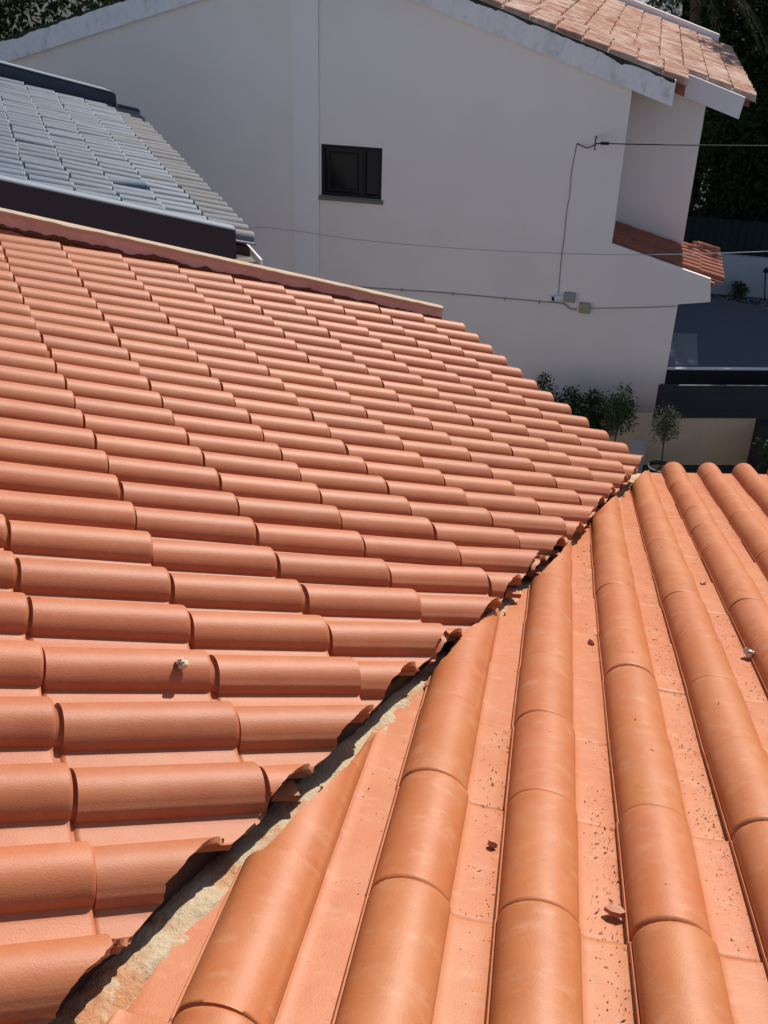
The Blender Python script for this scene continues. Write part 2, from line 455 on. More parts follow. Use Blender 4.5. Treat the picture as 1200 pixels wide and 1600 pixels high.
def cut_tile_mesh(name, pitch, bw, bh, foot, material, past, W, seed, seg=20, amp=0.0030, step=1.0):
    """a tile whose lower end was broken off along the valley; past(world point) > 0 is beyond the cut"""
    pr, point = tile_columns(pitch, bw, bh, seg, foot, step)
    fine = []
    n0 = len(pr)
    for k in range(n0 - 1):
        m = 3 if abs(pr[k + 1][0] - pr[k][0]) > 0.02 else 2
        for q in range(m): fine.append(k + q / m)
    fine.append(n0 - 1)
    def pt(kf, t):
        k = min(int(kf), n0 - 2); f = kf - k
        a = point(k, t); b = point(k + 1, t)
        return (a[0] + (b[0] - a[0]) * f, a[1] + (b[1] - a[1]) * f)
    t0 = -1 - OVER / LEN
    def world(kf, t):
        x, z = pt(kf, t)
        return W @ Vector((x, t, z * 0.6))
    shift = random.uniform(-0.020, 0.002) if past is past_left else random.uniform(-0.012, 0.006)
    cols = []
    for q, kf in enumerate(fine):
        jag = shift + amp * (1.6 * fbm(q * 0.16, seed * 3.1) + 0.25 * fbm(q * 0.8, seed * 1.7) + 0.5 * random.uniform(-1, 1) * (random.random() < 0.05))
        if past is not past_left: jag += 0.60 * max(0.0, pt(kf, -0.5)[1] - 0.006)   # barrels are cut back slantwise
        lo, hi = t0, 0.0
        if past(world(kf, t0)) + jag > 0: cols.append(None); continue
        if past(world(kf, 0.0)) + jag <= 0: cols.append((kf, 0.0)); continue
        for _ in range(22):
            mid = (lo + hi) / 2
            if past(world(kf, mid)) + jag > 0: hi = mid
            else: lo = mid
        cols.append((kf, lo))
    runs, cur = [], []
    for c in cols + [None]:
        if c is None or c[1] - t0 < 0.03:
            if len(cur) > 2: runs.append(cur)
            cur = []
        else: cur.append(c)
    runs = [r for r in runs if max(te for _, te in r) > -0.86]
    V, Fc, mi = [], [], []
    for run in runs:
        n = len(run)
        FR = [0.0]
        tr, br = [], []
        necks = [-0.978, -0.974, -0.970, -0.966, -0.945] if step > 0.8 else [-1.004, -0.998, -0.992, -0.97, -0.945]
        ST = len(necks) + 4
        for s in range(ST):
            if s == 0: tt = [t0 for _ in run]
            elif s <= len(necks): tt = [min(necks[s - 1], te - 0.004 * (ST - s)) for _, te in run]
            else:
                f = (s - len(necks)) / 3
                tt = [max(-0.94, min(-0.94, te - .01)) + (te - max(-0.94, min(-0.94, te - .01))) * f if te > -0.93 else te - 0.004 * (ST - 1 - s) for _, te in run]
            top = [pt(kf, t) for (kf, _), t in zip(run, tt)]
            bot = offset_down(top)
            tr.append([len(V) + k for k in range(n)]); V += [(x, t, z) for (x, z), t in zip(top, tt)]
            sh = 0.012 * random.uniform(0.0, 1.0) if s == ST - 1 else 0.0
            br.append([len(V) + k for k in range(n)]); V += [(x, t - (0.012 * random.random() if s == ST - 1 else 0.0), z) for (x, z), t in zip(bot, tt)]
        for a, b in zip(tr, tr[1:]):
            for k in range(n - 1): Fc.append((a[k], a[k + 1], b[k + 1], b[k])); mi.append(0)
        for a, b in zip(br, br[1:]):
            for k in range(n - 1): Fc.append((a[k], b[k], b[k + 1], a[k + 1])); mi.append(0)
        for k in range(n - 1):
            Fc.append((tr[-1][k], tr[-1][k + 1], br[-1][k + 1], br[-1][k])); mi.append(1)
            Fc.append((tr[0][k + 1], tr[0][k], br[0][k], br[0][k + 1])); mi.append(0)
        for side in (0, n - 1):
            for s in range(ST - 1):
                q4 = (tr[s][side], tr[s + 1][side], br[s + 1][side], br[s][side])
                Fc.append(q4 if side == 0 else q4[::-1]); mi.append(0)
    if not Fc: return None
    me = bpy.data.meshes.new(name)
    me.from_pydata(V, [], Fc)
    me.materials.append(material); me.materials.append(M['clay_broken'])
    me.polygons.foreach_set('material_index', mi)
    me.validate()
    me.shade_smooth(); me.set_sharp_from_angle(angle=math.radians(42))
    return me

# tiles of the left slope that sit visibly out of line (m down the slope)
ODD = {(5, 1): .010, (6, 0): .005, (4, 1): .005, (3, 2): .008}
def tile_matrix(sl, i, j, jit):
    o, d, c, n = sl.frame(i, j)
    cu = (c - d * (c.dot(d) / d.length_squared)).normalized()
    r = random.gauss(0, 0.006) * jit
    du = d.normalized(); cu2 = cu * math.cos(r) + du * math.sin(r); du2 = du * math.cos(r) - cu * math.sin(r)
    tz = random.gauss(0, 0.0011) * jit; tl = random.gauss(0, 0.003) * jit; tc = random.gauss(0, 0.0012) * jit
    if sl is LS: tl += ODD.get((i, j), 0.0)
    o = o + n * tz + du * tl + cu * tc
    sc = c.length / sl.P['a']
    cv = cu2 * sc; dv = du2 * d.length
    nt_ = random.gauss(0, 0.008) * jit
    n2 = (n + cu * nt_).normalized()
    return Matrix(((cv.x, dv.x, n2.x, o.x), (cv.y, dv.y, n2.y, o.y), (cv.z, dv.z, n2.z, o.z), (0, 0, 0, 1)))

CM = cam.matrix_world.inverted()
def in_frame(p, m=0.10):
    q = CM @ p
    if q.z > -0.05: return False
    f = 1640.0
    x, y = 600 + f * q.x / -q.z, 800 - f * q.y / -q.z
    return -1200 * m < x < 1200 * (1 + m) and -1600 * m < y < 1600 * (1 + m)

house = empty('tiled_house', (0.3, 3.2, 0.0), 'house in front under orange terracotta tiles with a mortar valley between two slopes', 'house')

def slope_deck(name, sl, i0, i1, j0, jend, drop, label):
    V, Fc = [], []
    nj = 14
    ii = np.arange(i0, i1 + 0.01, 0.5)
    for i in ii:
        je = jend(i)
        for q in range(nj + 1):
            j = j0 + (je - j0) * q / nj
            o, d, c, n = sl.frame(i, j)
            V.append(o - n * drop)
    m = len(ii)
    for a in range(m - 1):
        for q in range(nj):
            k = a * (nj + 1) + q
            Fc.append((k, k + nj + 1, k + nj + 2, k + 1))
    k0 = len(V)
    V += [v - Vector((0, 0, 0.06)) for v in V]
    Fc += [tuple(k0 + q for q in f[::-1]) for f in list(Fc)]
    def wall(chain):
        for a, b in zip(chain, chain[1:]): Fc.append((a, b, b + k0, a + k0))
    wall([q for q in range(nj + 1)][::-1]); wall([(m - 1) * (nj + 1) + q for q in range(nj + 1)])
    wall([a * (nj + 1) for a in range(m)]); wall([a * (nj + 1) + nj for a in range(m)][::-1])
    o = pydata(name, V, Fc, M['deck'], house, None, False)
    if label: o['label'] = label
    return o

def j_at_cut(sl, i, past, jmax, j0=-3.0):
    lo, hi = j0, jmax
    if past(sl.at(i, hi)) <= 0: return hi
    for _ in range(30):
        mid = (lo + hi) / 2
        if past(sl.at(i, mid)) > 0: hi = mid
        else: lo = mid
    return lo

L_EAVE, R_EAVE = 9, 13
left_deck = slope_deck('roof_slope', LS, -19.3, 11, -4.2, lambda i: j_at_cut(LS, i, past_left, L_EAVE - 0.15) - 0.12, 0.020, 'left roof slope, tile columns running down towards the right')
right_deck = slope_deck('roof_slope', RS, 0.2, 10.3, -3.2, lambda i: j_at_cut(RS, i, past_right, R_EAVE - 0.2) - 0.02, 0.018, 'right roof slope, dusty, tile columns running away from the viewer')

def lay(sl, deck, irange, jrange, me, past, cutargs, mat_, near_px):
    spare = bmesh.new()
    count = 0
    for i in irange:
        for j in jrange:
            W = tile_matrix(sl, i, j, 1.0)
            ctr = W @ Vector((0, -0.5, 0.03))
            corners = [W @ Vector((s, t, 0)) for s in (cutargs['foot'], cutargs['foot'] + cutargs['pitch']) for t in (-1.1, -0.4, 0)]
            pst = [past(c) for c in corners]
            if min(pst[0], pst[3]) > 0.0: continue
            seen = any(in_frame(c, 0.02) for c in corners + [ctr])
            data = me
            if max(pst) > -0.02:
                data = cut_tile_mesh('roof_tile_cut', material=mat_, past=past, W=W, seed=i * 7.3 + j * 1.9, **cutargs)
                if data is None: continue
            if seen:
                o = bpy.data.objects.new('roof_tile', data)
                link(o, deck, W); count += 1
            else:
                tmp = bmesh.new(); tmp.from_mesh(data); tmp.transform(W)
                mm = bpy.data.meshes.new('tmp'); tmp.to_mesh(mm); tmp.free()
                spare.from_mesh(mm); bpy.data.meshes.remove(mm)
    if len(spare.verts):
        o = build('roof_tile_field', spare, mat_, deck, None, True, 50, False)
        o.data.materials.append(M['clay_broken'])
        o['kind'] = 'stuff'
    else: spare.free()
    return count

LT = dict(pitch=0.1756, bw=0.115, bh=0.055, foot=-0.118)
RT = dict(pitch=0.2442, bw=0.151, bh=0.063, foot=0.0, step=0.42)
left_tile = tile_mesh('roof_tile_left', material=M['tile'], **LT)
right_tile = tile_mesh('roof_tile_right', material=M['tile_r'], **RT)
nl = lay(LS, left_deck, range(-18, 12), range(-3, L_EAVE + 1), left_tile, past_left, LT, M['tile'], 0)
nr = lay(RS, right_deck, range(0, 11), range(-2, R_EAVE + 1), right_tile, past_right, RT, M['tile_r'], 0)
print('tiles', nl, nr)

# small clay lugs and wedges that show under the broken edges of the left slope
for k, (i, u) in enumerate([(6.35, 0.05), (2.4, 0.05), (1.35, 0.05), (-0.6, 0.05), (-3.6, 0.06), (0.4, 0.06)]):
    je = j_at_cut(LS, i, past_left, 12)
    o, d, c, n = LS.frame(i, je - u)
    du = d.normalized(); cu = c.normalized()
    bm = bmesh.new(); box(bm, (-0.022, -0.06, -0.010), (0.022, 0.004, 0.006), 0.002)
    W = Matrix(((cu.x, du.x, n.x, o.x), (cu.y, du.y, n.y, o.y), (cu.z, du.z, n.z, o.z), (0, 0, 0, 1))) @ Matrix.Translation((0.03, 0.0, -0.014)) @ Matrix.Rotation(random.uniform(-.15, .15), 4, 'Z')
    build('tile_lug', bm, M['tile'], left_deck, W)

# ------------------------------------------------------------------ valley between the slopes
def right_z(p):
    """height of the right slope's pan under a plan point"""
    i, j = 3.0, 3.0
    for _ in range(14):
        q = RS.at(i, j); e = Vector((p[0], p[1], 0)) - Vector((q.x, q.y, 0))
        a = RS.at(i + .01, j) - q; b = RS.at(i, j + .01) - q
        det = (a.x * b.y - a.y * b.x) / 1e-4
        di = (e.x * b.y - e.y * b.x) / 0.01 / det; dj = (a.x * e.y - a.y * e.x) / 0.01 / det
        i += max(-1.5, min(1.5, di)); j += max(-1.5, min(1.5, dj))
    return RS.at(i, j).z

def left_z(p):
    i, j = 0.0, 3.0
    for _ in range(14):
        q = LS.at(i, j); e = Vector((p[0], p[1], 0)) - Vector((q.x, q.y, 0))
        a = LS.at(i + .01, j) - q; b = LS.at(i, j + .01) - q
        det = (a.x * b.y - a.y * b.x) / 1e-4
        di = (e.x * b.y - e.y * b.x) / 0.01 / det; dj = (a.x * e.y - a.y * e.x) / 0.01 / det
        i += max(-1.5, min(1.5, di)); j += max(-1.5, min(1.5, dj))
    return LS.at(i, j).z

V, Fc = [], []
ys = np.arange(0.35, 5.35, 0.022)
na = 16
for y in ys:
    xl = interp(LCUT, y) - 0.10; xr = interp(RCUT, y) + 0.035 + 0.02 * fbm(y * 5, 3)
    zr = right_z((xr, y)); zl = left_z((xl + 0.1, y))
    for k in range(na + 1):
        f = k / na
        x = xl + (xr - xl) * f
        base = zr - 0.004 if f > 0.45 else zr - 0.004 + (zl - 0.085 - zr) * (1 - f / 0.45) * 0.8
        z = base + 0.010 * fbm(x * 14, y * 14, 1.0) + 0.004 * fbm(x * 50, y * 50, 2.0) + 0.012 * math.sin(math.pi * f)
        z -= 0.03 * max(0.0, f - 0.85) / 0.15
        V.append((x, y, z))
for a in range(len(ys) - 1):
    for k in range(na):
        q = a * (na + 1) + k
        Fc.append((q, q + 1, q + na + 2, q + na + 1))
valley = pydata('valley_mortar', V, Fc, M['mortar'], house, None, True, 80)
# broken clay flakes left in the mortar
for k in range(12):
    y = random.uniform(0.8, 4.9)
    f = random.uniform(0.25, 0.85)
    x = interp(LCUT, y) + 0.02 + (interp(RCUT, y) - interp(LCUT, y) - 0.0) * f
    z = right_z((x, y)) + 0.008
    bm = bmesh.new()
    r = random.uniform(0.003, 0.008)
    m = random.randint(4, 6)
    top = [Vector((r * math.cos(a + random.uniform(-.4, .4)) * random.uniform(.6, 1.4), r * math.sin(a) * random.uniform(.5, 1.1), random.uniform(0.001, 0.004))) for a in [2 * math.pi * q / m for q in range(m)]]
    va = [bm.verts.new(v) for v in top]; vb = [bm.verts.new((v.x * 1.15, v.y * 1.15, -0.01)) for v in top]
    bm.faces.new(va)
    for q in range(m): bm.faces.new((va[q], vb[q], vb[(q + 1) % m], va[(q + 1) % m]))
    W = Matrix.Translation((x, y, z)) @ Matrix.Rotation(random.uniform(0, 6.3), 4, 'Z') @ Matrix.Rotation(-0.25, 4, 'X')
    build('clay_flake', bm, M['clay_broken'], valley, W, False)

# ------------------------------------------------------------------ verge parapet along the far edge of the left slope
pa = Vector((-2.1447, 5.7648, -1.4506 + H)); pb = Vector((0.3575, 6.928, -2.314 + H))
pdir = (pb - pa).normalized()
pa0 = pa - pdir * 2.2
ph = Vector((pdir.x, pdir.y, 0)).normalized(); pn = Vector((-ph.y, ph.x, 0))
plen = (pb - pa0).length
def par_h(s): return 0.155 - 0.035 * s / plen              # face height shrinks towards the eave
NS = 130
rows = []
V, Fc = [], []
for q in range(NS + 1):
    s = plen * q / NS
    p = pa0 + pdir * s
    w = 0.004 * fbm(s * 6, 7)
    hh = par_h(s)
    ring = [p + pn * (0.065), p + pn * 0.005 + Vector((0, 0, w)), p + Vector((0, 0, -0.006 + w)), p + pn * 0.002 + Vector((0, 0, -hh * 0.62 + 0.012 * fbm(s * 9, 1))), p + pn * 0.05 + Vector((0, 0, -hh * 0.70)), p + pn * 0.05 + Vector((0, 0, -0.6)), p + pn * 0.065 + Vector((0, 0, -0.6))]
    V += ring
K = 7
for q in range(NS):
    for k in range(K):
        Fc.append((q * K + k, q * K + (k + 1) % K, (q + 1) * K + (k + 1) % K, (q + 1) * K + k))
Fc.append(tuple(range(K))[::-1]); Fc.append(tuple(NS * K + k for k in range(K)))
par = pydata('parapet', V, Fc, M['render_pink'], house, None, True, 35)
# coping on top
V, Fc = [], []
for q in range(NS + 1):
    s = plen * q / NS + (0.004 if q == NS else 0)
    p = pa0 + pdir * s; w = 0.004 * fbm(s * 6, 7) + 0.003 * fbm(s * 30, 9); e = 0.006 * fbm(s * 16, 4)
    V += [p + pn * 0.068 + Vector((0, 0, 0.002)), p + pn * 0.068 + Vector((0, 0, 0.010)), p + pn * 0.01 + Vector((0, 0, 0.018 + w)), p - pn * (0.010 + e) + Vector((0, 0, 0.008 + w)), p - pn * (0.007 + e) + Vector((0, 0, -0.014 + w + 0.5 * e))]
for q in range(NS):
    for k in range(5):
        Fc.append((q * 5 + k, q * 5 + (k + 1) % 5, (q + 1) * 5 + (k + 1) % 5, (q + 1) * 5 + k))
Fc.append((4, 3, 2, 1, 0)); Fc.append(tuple(NS * 5 + k for k in range(5)))
pydata('coping', V, Fc, M['coping'], par, None, True, 35)
# ragged old mortar under the face
V, Fc = [], []
NR = 420
for q in range(NR + 1):
    s = plen * q / NR
    p = pa0 + pdir * s
    hh = par_h(s)
    up = hh * (0.50 + 0.16 * fbm(s * 5, 21) + 0.05 * fbm(s * 24, 11)); dn = hh * (0.78 + 0.20 * fbm(s * 4.3, 31) + 0.09 * fbm(s * 22, 5))
    dn = max(dn, up + 0.012)
    V += [p - pn * 0.002 + Vector((0, 0, -up)), p - pn * (0.010 + 0.006 * fbm(s * 15, 2)) + Vector((0, 0, -(up + dn) / 2)), p + pn * 0.004 + Vector((0, 0, -dn)), p + pn * 0.055 + Vector((0, 0, -dn + 0.01))]
for q in range(NR):
    for k in range(3):
        Fc.append((q * 4 + k, q * 4 + k + 1, (q + 1) * 4 + k + 1, (q + 1) * 4 + k))
pydata('mortar_edge', V, Fc, M['mortar_brown'], par, None, True, 60)

# walls under the roof
def wall_strip(pts, name='wall'):
    V, Fc = [], []
    for p in pts: V += [Vector((p.x, p.y, p.z)), Vector((p.x, p.y, 0.0))]
    for q in range(len(pts) - 1): Fc.append((2 * q, 2 * q + 1, 2 * q + 3, 2 * q + 2))
    return pydata(name, V, Fc, M['stucco'], house, None, False)
dz = Vector((0, 0, -0.16))
chain = [LS.at(i, 8.2) + dz for i in (-19, -16, -13, -10, -8)] + [Vector((1.12, 5.0, 4.15))] + [RS.at(i, 12.0) + dz for i in (6.2, 7, 8, 9, 10)]
wall_strip([LS.at(-19, -4) + dz] + chain + [RS.at(10, -3) + dz])

# ------------------------------------------------------------------ bits lying on the tiles (each a thing)
def on_tile(sl, i, j, args, s, t):
    W = tile_matrix(sl, i, j, 0.0)
    pr, point = tile_columns(args['pitch'], args['bw'], args['bh'], 14, args['foot'], args.get('step', 1.0))
    xs = [point(k, t) for k in range(len(pr))]
    z = float(np.interp(s, [q[0] for q in xs], [q[1] for q in xs]))
    return W @ Vector((s, t, z)), W

def shell(name, p, r, material, label, tilt):
    bm = bmesh.new()
    pts, rad = [], []
    for k in range(26):
        a = k * 0.62; g = k / 25
        pts.append(Vector((r * 0.62 * g * math.cos(a), r * 0.62 * g * math.sin(a), r * (1.5 * (1 - g) + 0.45)))); rad.append(max(r * 0.62 * g ** 0.8, r * 0.08))
    rings = []
    for q, pt in enumerate(pts):
        d = (pts[min(q + 1, 25)] - pts[max(q - 1, 0)]).normalized(); u = d.orthogonal().normalized(); w = d.cross(u)
        rings.append([bm.verts.new(pt + (u * math.cos(2 * math.pi * k / 9) + w * math.sin(2 * math.pi * k / 9)) * rad[q]) for k in range(9)])
    for a, b in zip(rings, rings[1:]):
        for k in range(9): bm.faces.new((a[k], a[(k + 1) % 9], b[(k + 1) % 9], b[k]))
    bm.faces.new(rings[0][::-1]); bm.faces.new(rings[-1])
    o = build(name, bm, material, None, Matrix.Translation(p) @ tilt, True, 60)
    return tag(o, label, 'snail shell')

p, W = on_tile(LS, 5, 0, LT, -0.030, -0.19)
shell('snail_shell', p, 0.0155, M['shell'], 'small cream snail shell on the crest of a left slope tile', Matrix.Rotation(0.3, 4, 'X'))
p, W = on_tile(RS, 6, 4, RT, -0.006, -0.12)
shell('snail_shell', p + Vector((-0.016, 0, 0.010)), 0.0165, M['shell_white'], 'bleached white snail shell against a barrel foot on the right slope', Matrix.Rotation(1.3, 4, 'Y'))

def shard(p, W, size, rot, label, tilt=0.9):
    bm = bmesh.new()
    out = [(-1, -.25), (-.3, -.55), (.6, -.4), (1, .1), (.4, .5), (-.5, .35)]
    a = [bm.verts.new((x * size, y * size, 0.004 + 0.001 * k)) for k, (x, y) in enumerate(out)]
    b = [bm.verts.new((x * size * 1.02, y * size * 1.02, -0.004)) for x, y in out]
    bm.faces.new(a); bm.faces.new(b[::-1])
    for k in range(6): bm.faces.new((a[k], b[k], b[(k + 1) % 6], a[(k + 1) % 6]))
    o = build('tile_shard', bm, M['clay_shard'], None, Matrix.Translation(p) @ Matrix.Rotation(rot, 4, 'Z') @ Matrix.Rotation(tilt, 4, 'X'), False)
    return tag(o, label, 'tile shard', 'clay shards on the right slope')
p, W = on_tile(RS, 3, 0, RT, 0.205, 0.0)
o_ = RS.at(3.9, 0.24)
shard(RS.at(3.90, 0.22) + Vector((0, 0, 0.007)), W, 0.020, -0.5, 'angular clay shard lying beside a barrel near the bottom edge', -0.2)
shard(RS.at(5.80, 5.9) + Vector((0, 0, 0.008)), W, 0.018, 0.9, 'dark clay shard in the pan halfway up the rightmost columns', -0.5)
shard(RS.at(3.88, 3.75) + Vector((0, 0, 0.007)), W, 0.013, 2.0, 'small clay shard wedged in the pan between two middle barrels', 0.6)
shard(RS.at(2.90, 0.62) + Vector((0, 0, 0.006)), W, 0.010, 2.6, 'flat clay chip beside the third barrel near the bottom edge', 0.4)

# loose crumbs and dry needles in the pans: nobody could count them
bm = bmesh.new()
def crumb(p, n, r, longish):
    u = n.orthogonal().normalized(); a = random.uniform(0, 6.283); w = n.cross(u)
    d = u * math.cos(a) + w * math.sin(a); e = n.cross(d)
    l = r * (random.uniform(1.8, 4) if longish else random.uniform(0.7, 1.4))
    h = n * r * random.uniform(0.5, 0.9)
    v = [bm.verts.new(q) for q in (p + d * l, p + e * r * .7, p - d * l, p - e * r * .7, p + h)]
    for k in range(4): bm.faces.new((v[k], v[(k + 1) % 4], v[4]))
dens = {2: 700, 3: 1500, 4: 1400, 5: 1100, 6: 500, 7: 200, 1: 200}
for i, cnt in dens.items():
    for k in range(cnt):
        j = random.choice([random.uniform(-0.6, 12.5), random.gauss(3.6, 2.0), random.gauss(1.0, 1.0)])
        if not -1 < j < 12.8: continue
        g = random.random() ** 0.6
        if fbm(j * 2.3, i * 5.1) < random.uniform(-0.7, 0.08): continue
        s = RT['bw'] + 0.012 + (RT['pitch'] - RT['bw'] - 0.015) * g
        jj = math.ceil(j); t = j - jj
        W = tile_matrix(RS, i, jj, 0.0)
        p = W @ Vector((s, t, (TH + .002) * .42 * (1 + t) + 0.0004))
        if past_right(p) > -0.04: continue
        crumb(p, RS.n, random.choice([0.0006, 0.0008, 0.0009, 0.0011, 0.0014, 0.0019]) * random.uniform(.8, 1.25), random.random() < 0.30)
for k in range(18):
    i = random.choice([2, 3, 4, 5]); j = random.uniform(0, 9); jj = math.ceil(j)
    p, W = on_tile(RS, i, jj, RT, random.uniform(0.03, 0.13), j - jj)
    if past_right(p) < -0.05: crumb(p, RS.n, 0.0022, True)
for k in range(70):
    i = random.randint(3, 8); j = random.uniform(-0.8, 3); jj = math.ceil(j)
    W = tile_matrix(LS, i, jj, 0.0); t = j - jj
    p = W @ Vector((random.uniform(0.004, 0.025), t, (TH + .002) * (1 + t) + .0004))
    if past_left(p) < -0.03: crumb(p, LS.n, random.uniform(0.0008, 0.0018), random.random() < .4)
tag(build('roof_litter', bm, M['litter'], None, None, False), 'clay crumbs and dry bits scattered in the tile pans', 'litter', None, 'stuff')

# ------------------------------------------------------------------ ground
def grid(name, x0, x1, y0, y1, z, n, material, amp=0.0, sc=1.0):
    V, Fc = [], []
    for a in range(n + 1):
        for b in range(n + 1):
            x = x0 + (x1 - x0) * a / n; y = y0 + (y1 - y0) * b / n
            V.append((x, y, z + (amp * fbm(x * sc, y * sc) if amp else 0)))
    for a in range(n):
        for b in range(n):
            q = a * (n + 1) + b; Fc.append((q, q + n + 1, q + n + 2, q + 1))
    return tag(pydata(name, V, Fc, material, None, None, True, 60), kind='structure')
grid('ground', -150, 150, -60, 260, 0.0, 4, M['ground'])

# ------------------------------------------------------------------ the blue-grey tiled house on the left
DK_O, DK_PSI, DK_P, DK_A, DK_B = Vector((-2.08547, 9.29037, -2.25803 + H)), 0.365535, 0.272012, 0.212375, 0.37
dd = Vector((math.cos(DK_PSI) * math.cos(DK_P), math.sin(DK_PSI) * math.cos(DK_P), -math.sin(DK_P)))
dc = Vector((math.sin(DK_PSI), -math.cos(DK_PSI), 0)); dn_ = dc.cross(dd)
dh = Vector((math.cos(DK_PSI), math.sin(DK_PSI), 0)); db = -dc
def D(i, j, n=0.0): return DK_O + dd * (j * DK_B) + dc * (i * DK_A) + dn_ * n
dark = empty('grey_tiled_house', D(-12, -2) * 1.0 - Vector((0, 0, (D(-12, -2)).z)), 'neighbouring house under blue-grey clay tiles behind a dark plum wall', 'house')
ST_T = dict(pitch=DK_A, bw=0.150, bh=0.074, foot=-0.150)
sm = tile_mesh('slate_tile', material=M['slate'], seg=8, **ST_T)
sm2 = tile_mesh('slate_tile_worn', material=M['slate_worn'], seg=8, **ST_T)
V, Fc = [], []
bm = bmesh.new()
q = [D(-28.2, -7, -.03), D(3.3, -7, -.03), D(3.3, 1.9, -.03), D(-28.2, 1.9, -.03)]
va = [bm.verts.new(v) for v in q]; vb = [bm.verts.new(v - Vector((0, 0, .08))) for v in q]
bm.faces.new(va); bm.faces.new(vb[::-1])
for k in range(4): bm.faces.new((va[k], vb[k], vb[(k + 1) % 4], va[(k + 1) % 4]))
dslope = build('roof_slope', bm, M['deck'], dark, None, False)
fld = bmesh.new()
nd_ = 0
for i in range(-27, 4):
    for j in range(-6, 3):
        r = random.gauss(0, 0.014)
        du = dd * math.cos(r) + dc * math.sin(r); cu = dc * math.cos(r) - dd * math.sin(r)
        o = D(i, j, random.gauss(0, 0.003)) + dd * random.gauss(0, 0.008)
        nn = (dn_ + dc * random.gauss(0, .03) + dd * random.gauss(0, 0.012)).normalized()
        if (i, j) == (-2, 0):                                            # one slipped tile leaves a dark gap
            o = o + dn_ * 0.02 - dc * 0.03
            nn = (nn + dc * 0.25).normalized()
        W = Matrix(((cu.x, du.x * DK_B, nn.x, o.x), (cu.y, du.y * DK_B, nn.y, o.y), (cu.z, du.z * DK_B, nn.z, o.z), (0, 0, 0, 1)))
        hidden = i > -0.5 + 0 and j < 2 and i <= 3 and j < 1
        me = sm2 if j == 2 or (j == 1 and random.random() < .06) else sm
        if in_frame(W @ Vector((-0.08, 0, .03)), 0.0) or in_frame(W @ Vector((-.08, -1, .03)), 0.0):
            link(bpy.data.objects.new('roof_tile', me), dslope, W); nd_ += 1
        else:
            tmp = bmesh.new(); tmp.from_mesh(me); tmp.transform(W); mm = bpy.data.meshes.new('t'); tmp.to_mesh(mm); tmp.free(); fld.from_mesh(mm); bpy.data.meshes.remove(mm)
o = build('roof_tile_field', fld, M['slate'], dslope, None, True, 50, False); o['kind'] = 'stuff'
print('slate tiles', nd_)
# cap along the far verge
def slab_along(name, a, b, width, drop, material, parent, up=0.0, wdir=None):
    w = (wdir if wdir is not None else db) * width
    bm = bmesh.new()
    v = [bm.verts.new(p) for p in (a, b, b + w, a + w)]
    u = [bm.verts.new(p - Vector((0, 0, drop))) for p in (a, b, b + w, a + w)]
    bm.faces.new(v); bm.faces.new(u[::-1])
    for k in range(4): bm.faces.new((v[k], u[k], u[(k + 1) % 4], v[(k + 1) % 4]))
    bmesh.ops.bevel(bm, geom=bm.edges[:], offset=0.008, segments=1, affect='EDGES')
    return build(name, bm, material, parent, None, True, 30)
cap = slab_along('verge_cap', D(-27.9, -7) + Vector((0, 0, .235)), D(-27.9, 1.30) + Vector((0, 0, .235)), 0.16, 0.34, M['navy_metal'], dark)
slab_along('flashing', D(-27.8, -7) + Vector((0, 0, .262)), D(-27.8, 1.15) + Vector((0, 0, .262)), 0.17, 0.022, M['flashing'], cap)
slab_along('verge_cap', D(-27.9, 1.36) + Vector((0, 0, .10)), D(-27.9, 2.15) + Vector((0, 0, .11)), 0.15, 0.2, M['navy_metal'], dark)
# plum wall in front with its zinc top
w0 = Vector((-4.2, 7.617, 0)); w1 = Vector((-1.303, 8.726, 0))
za, zb = -1.436 + H, -2.300 + H
bm = bmesh.new()
t_ = db * 0.10
f4 = [Vector((w0.x, w0.y, za)), Vector((w1.x, w1.y, zb)), Vector((w1.x, w1.y, 0)), Vector((w0.x, w0.y, 0))]
va = [bm.verts.new(v) for v in f4]; vb = [bm.verts.new(v + t_) for v in f4]
bm.faces.new(va); bm.faces.new(vb[::-1])
for k in range(4): bm.faces.new((va[k], vb[k], vb[(k + 1) % 4], va[(k + 1) % 4]))
pw = build('wall', bm, M['dark_render'], dark, None, False)
slab_along('flashing', Vector((w0.x, w0.y, za + .020)) - db * 0.01, Vector((w1.x, w1.y, zb + .020)) - db * 0.01 + dh * .01, 0.14, 0.019, M['flashing'], pw)
bm = bmesh.new()
b0, b1 = D(-27.5, 1.4), D(-27.5, -7); a0, a1 = D(2.8, 1.4), D(2.8, -7)
for p, q in ((a0, b0), (b0, b1), (b1, a1)):
    vs = [bm.verts.new(v) for v in (p - Vector((0, 0, .12)), q - Vector((0, 0, .12)), Vector((q.x, q.y, 0)), Vector((p.x, p.y, 0)))]
    bm.faces.new(vs)
build('wall', bm, M['stucco'], dark, None, False)
# white eave board and gutter stone at the low corner
e0, e1 = D(-26, 1.98, -.05), D(4.6, 1.98, -.05)
bm = bmesh.new()
for (a, b, c) in ((0.0, .018, .08),):
    v = [bm.verts.new(p) for p in (e0, e1, e1 + dh * b, e0 + dh * b)]
    u = [bm.verts.new(p - Vector((0, 0, c))) for p in (e0, e1, e1 + dh * b, e0 + dh * b)]
    bm.faces.new(v); bm.faces.new(u[::-1])
    for k in range(4): bm.faces.new((v[k], u[k], u[(k + 1) % 4], v[(k + 1) % 4]))
eb = build('eave_board', bm, M['white_trim'], dark, None, False)
bm = bmesh.new(); box(bm, (-.10, -.06, -.12), (.07, .10, .0), 0.012)
o = D(4.1, 1.75, -.10)
build('corner_stone', bm, M['stone'], dark, Matrix.Translation(o) @ Matrix.Rotation(DK_PSI, 4, 'Z'))

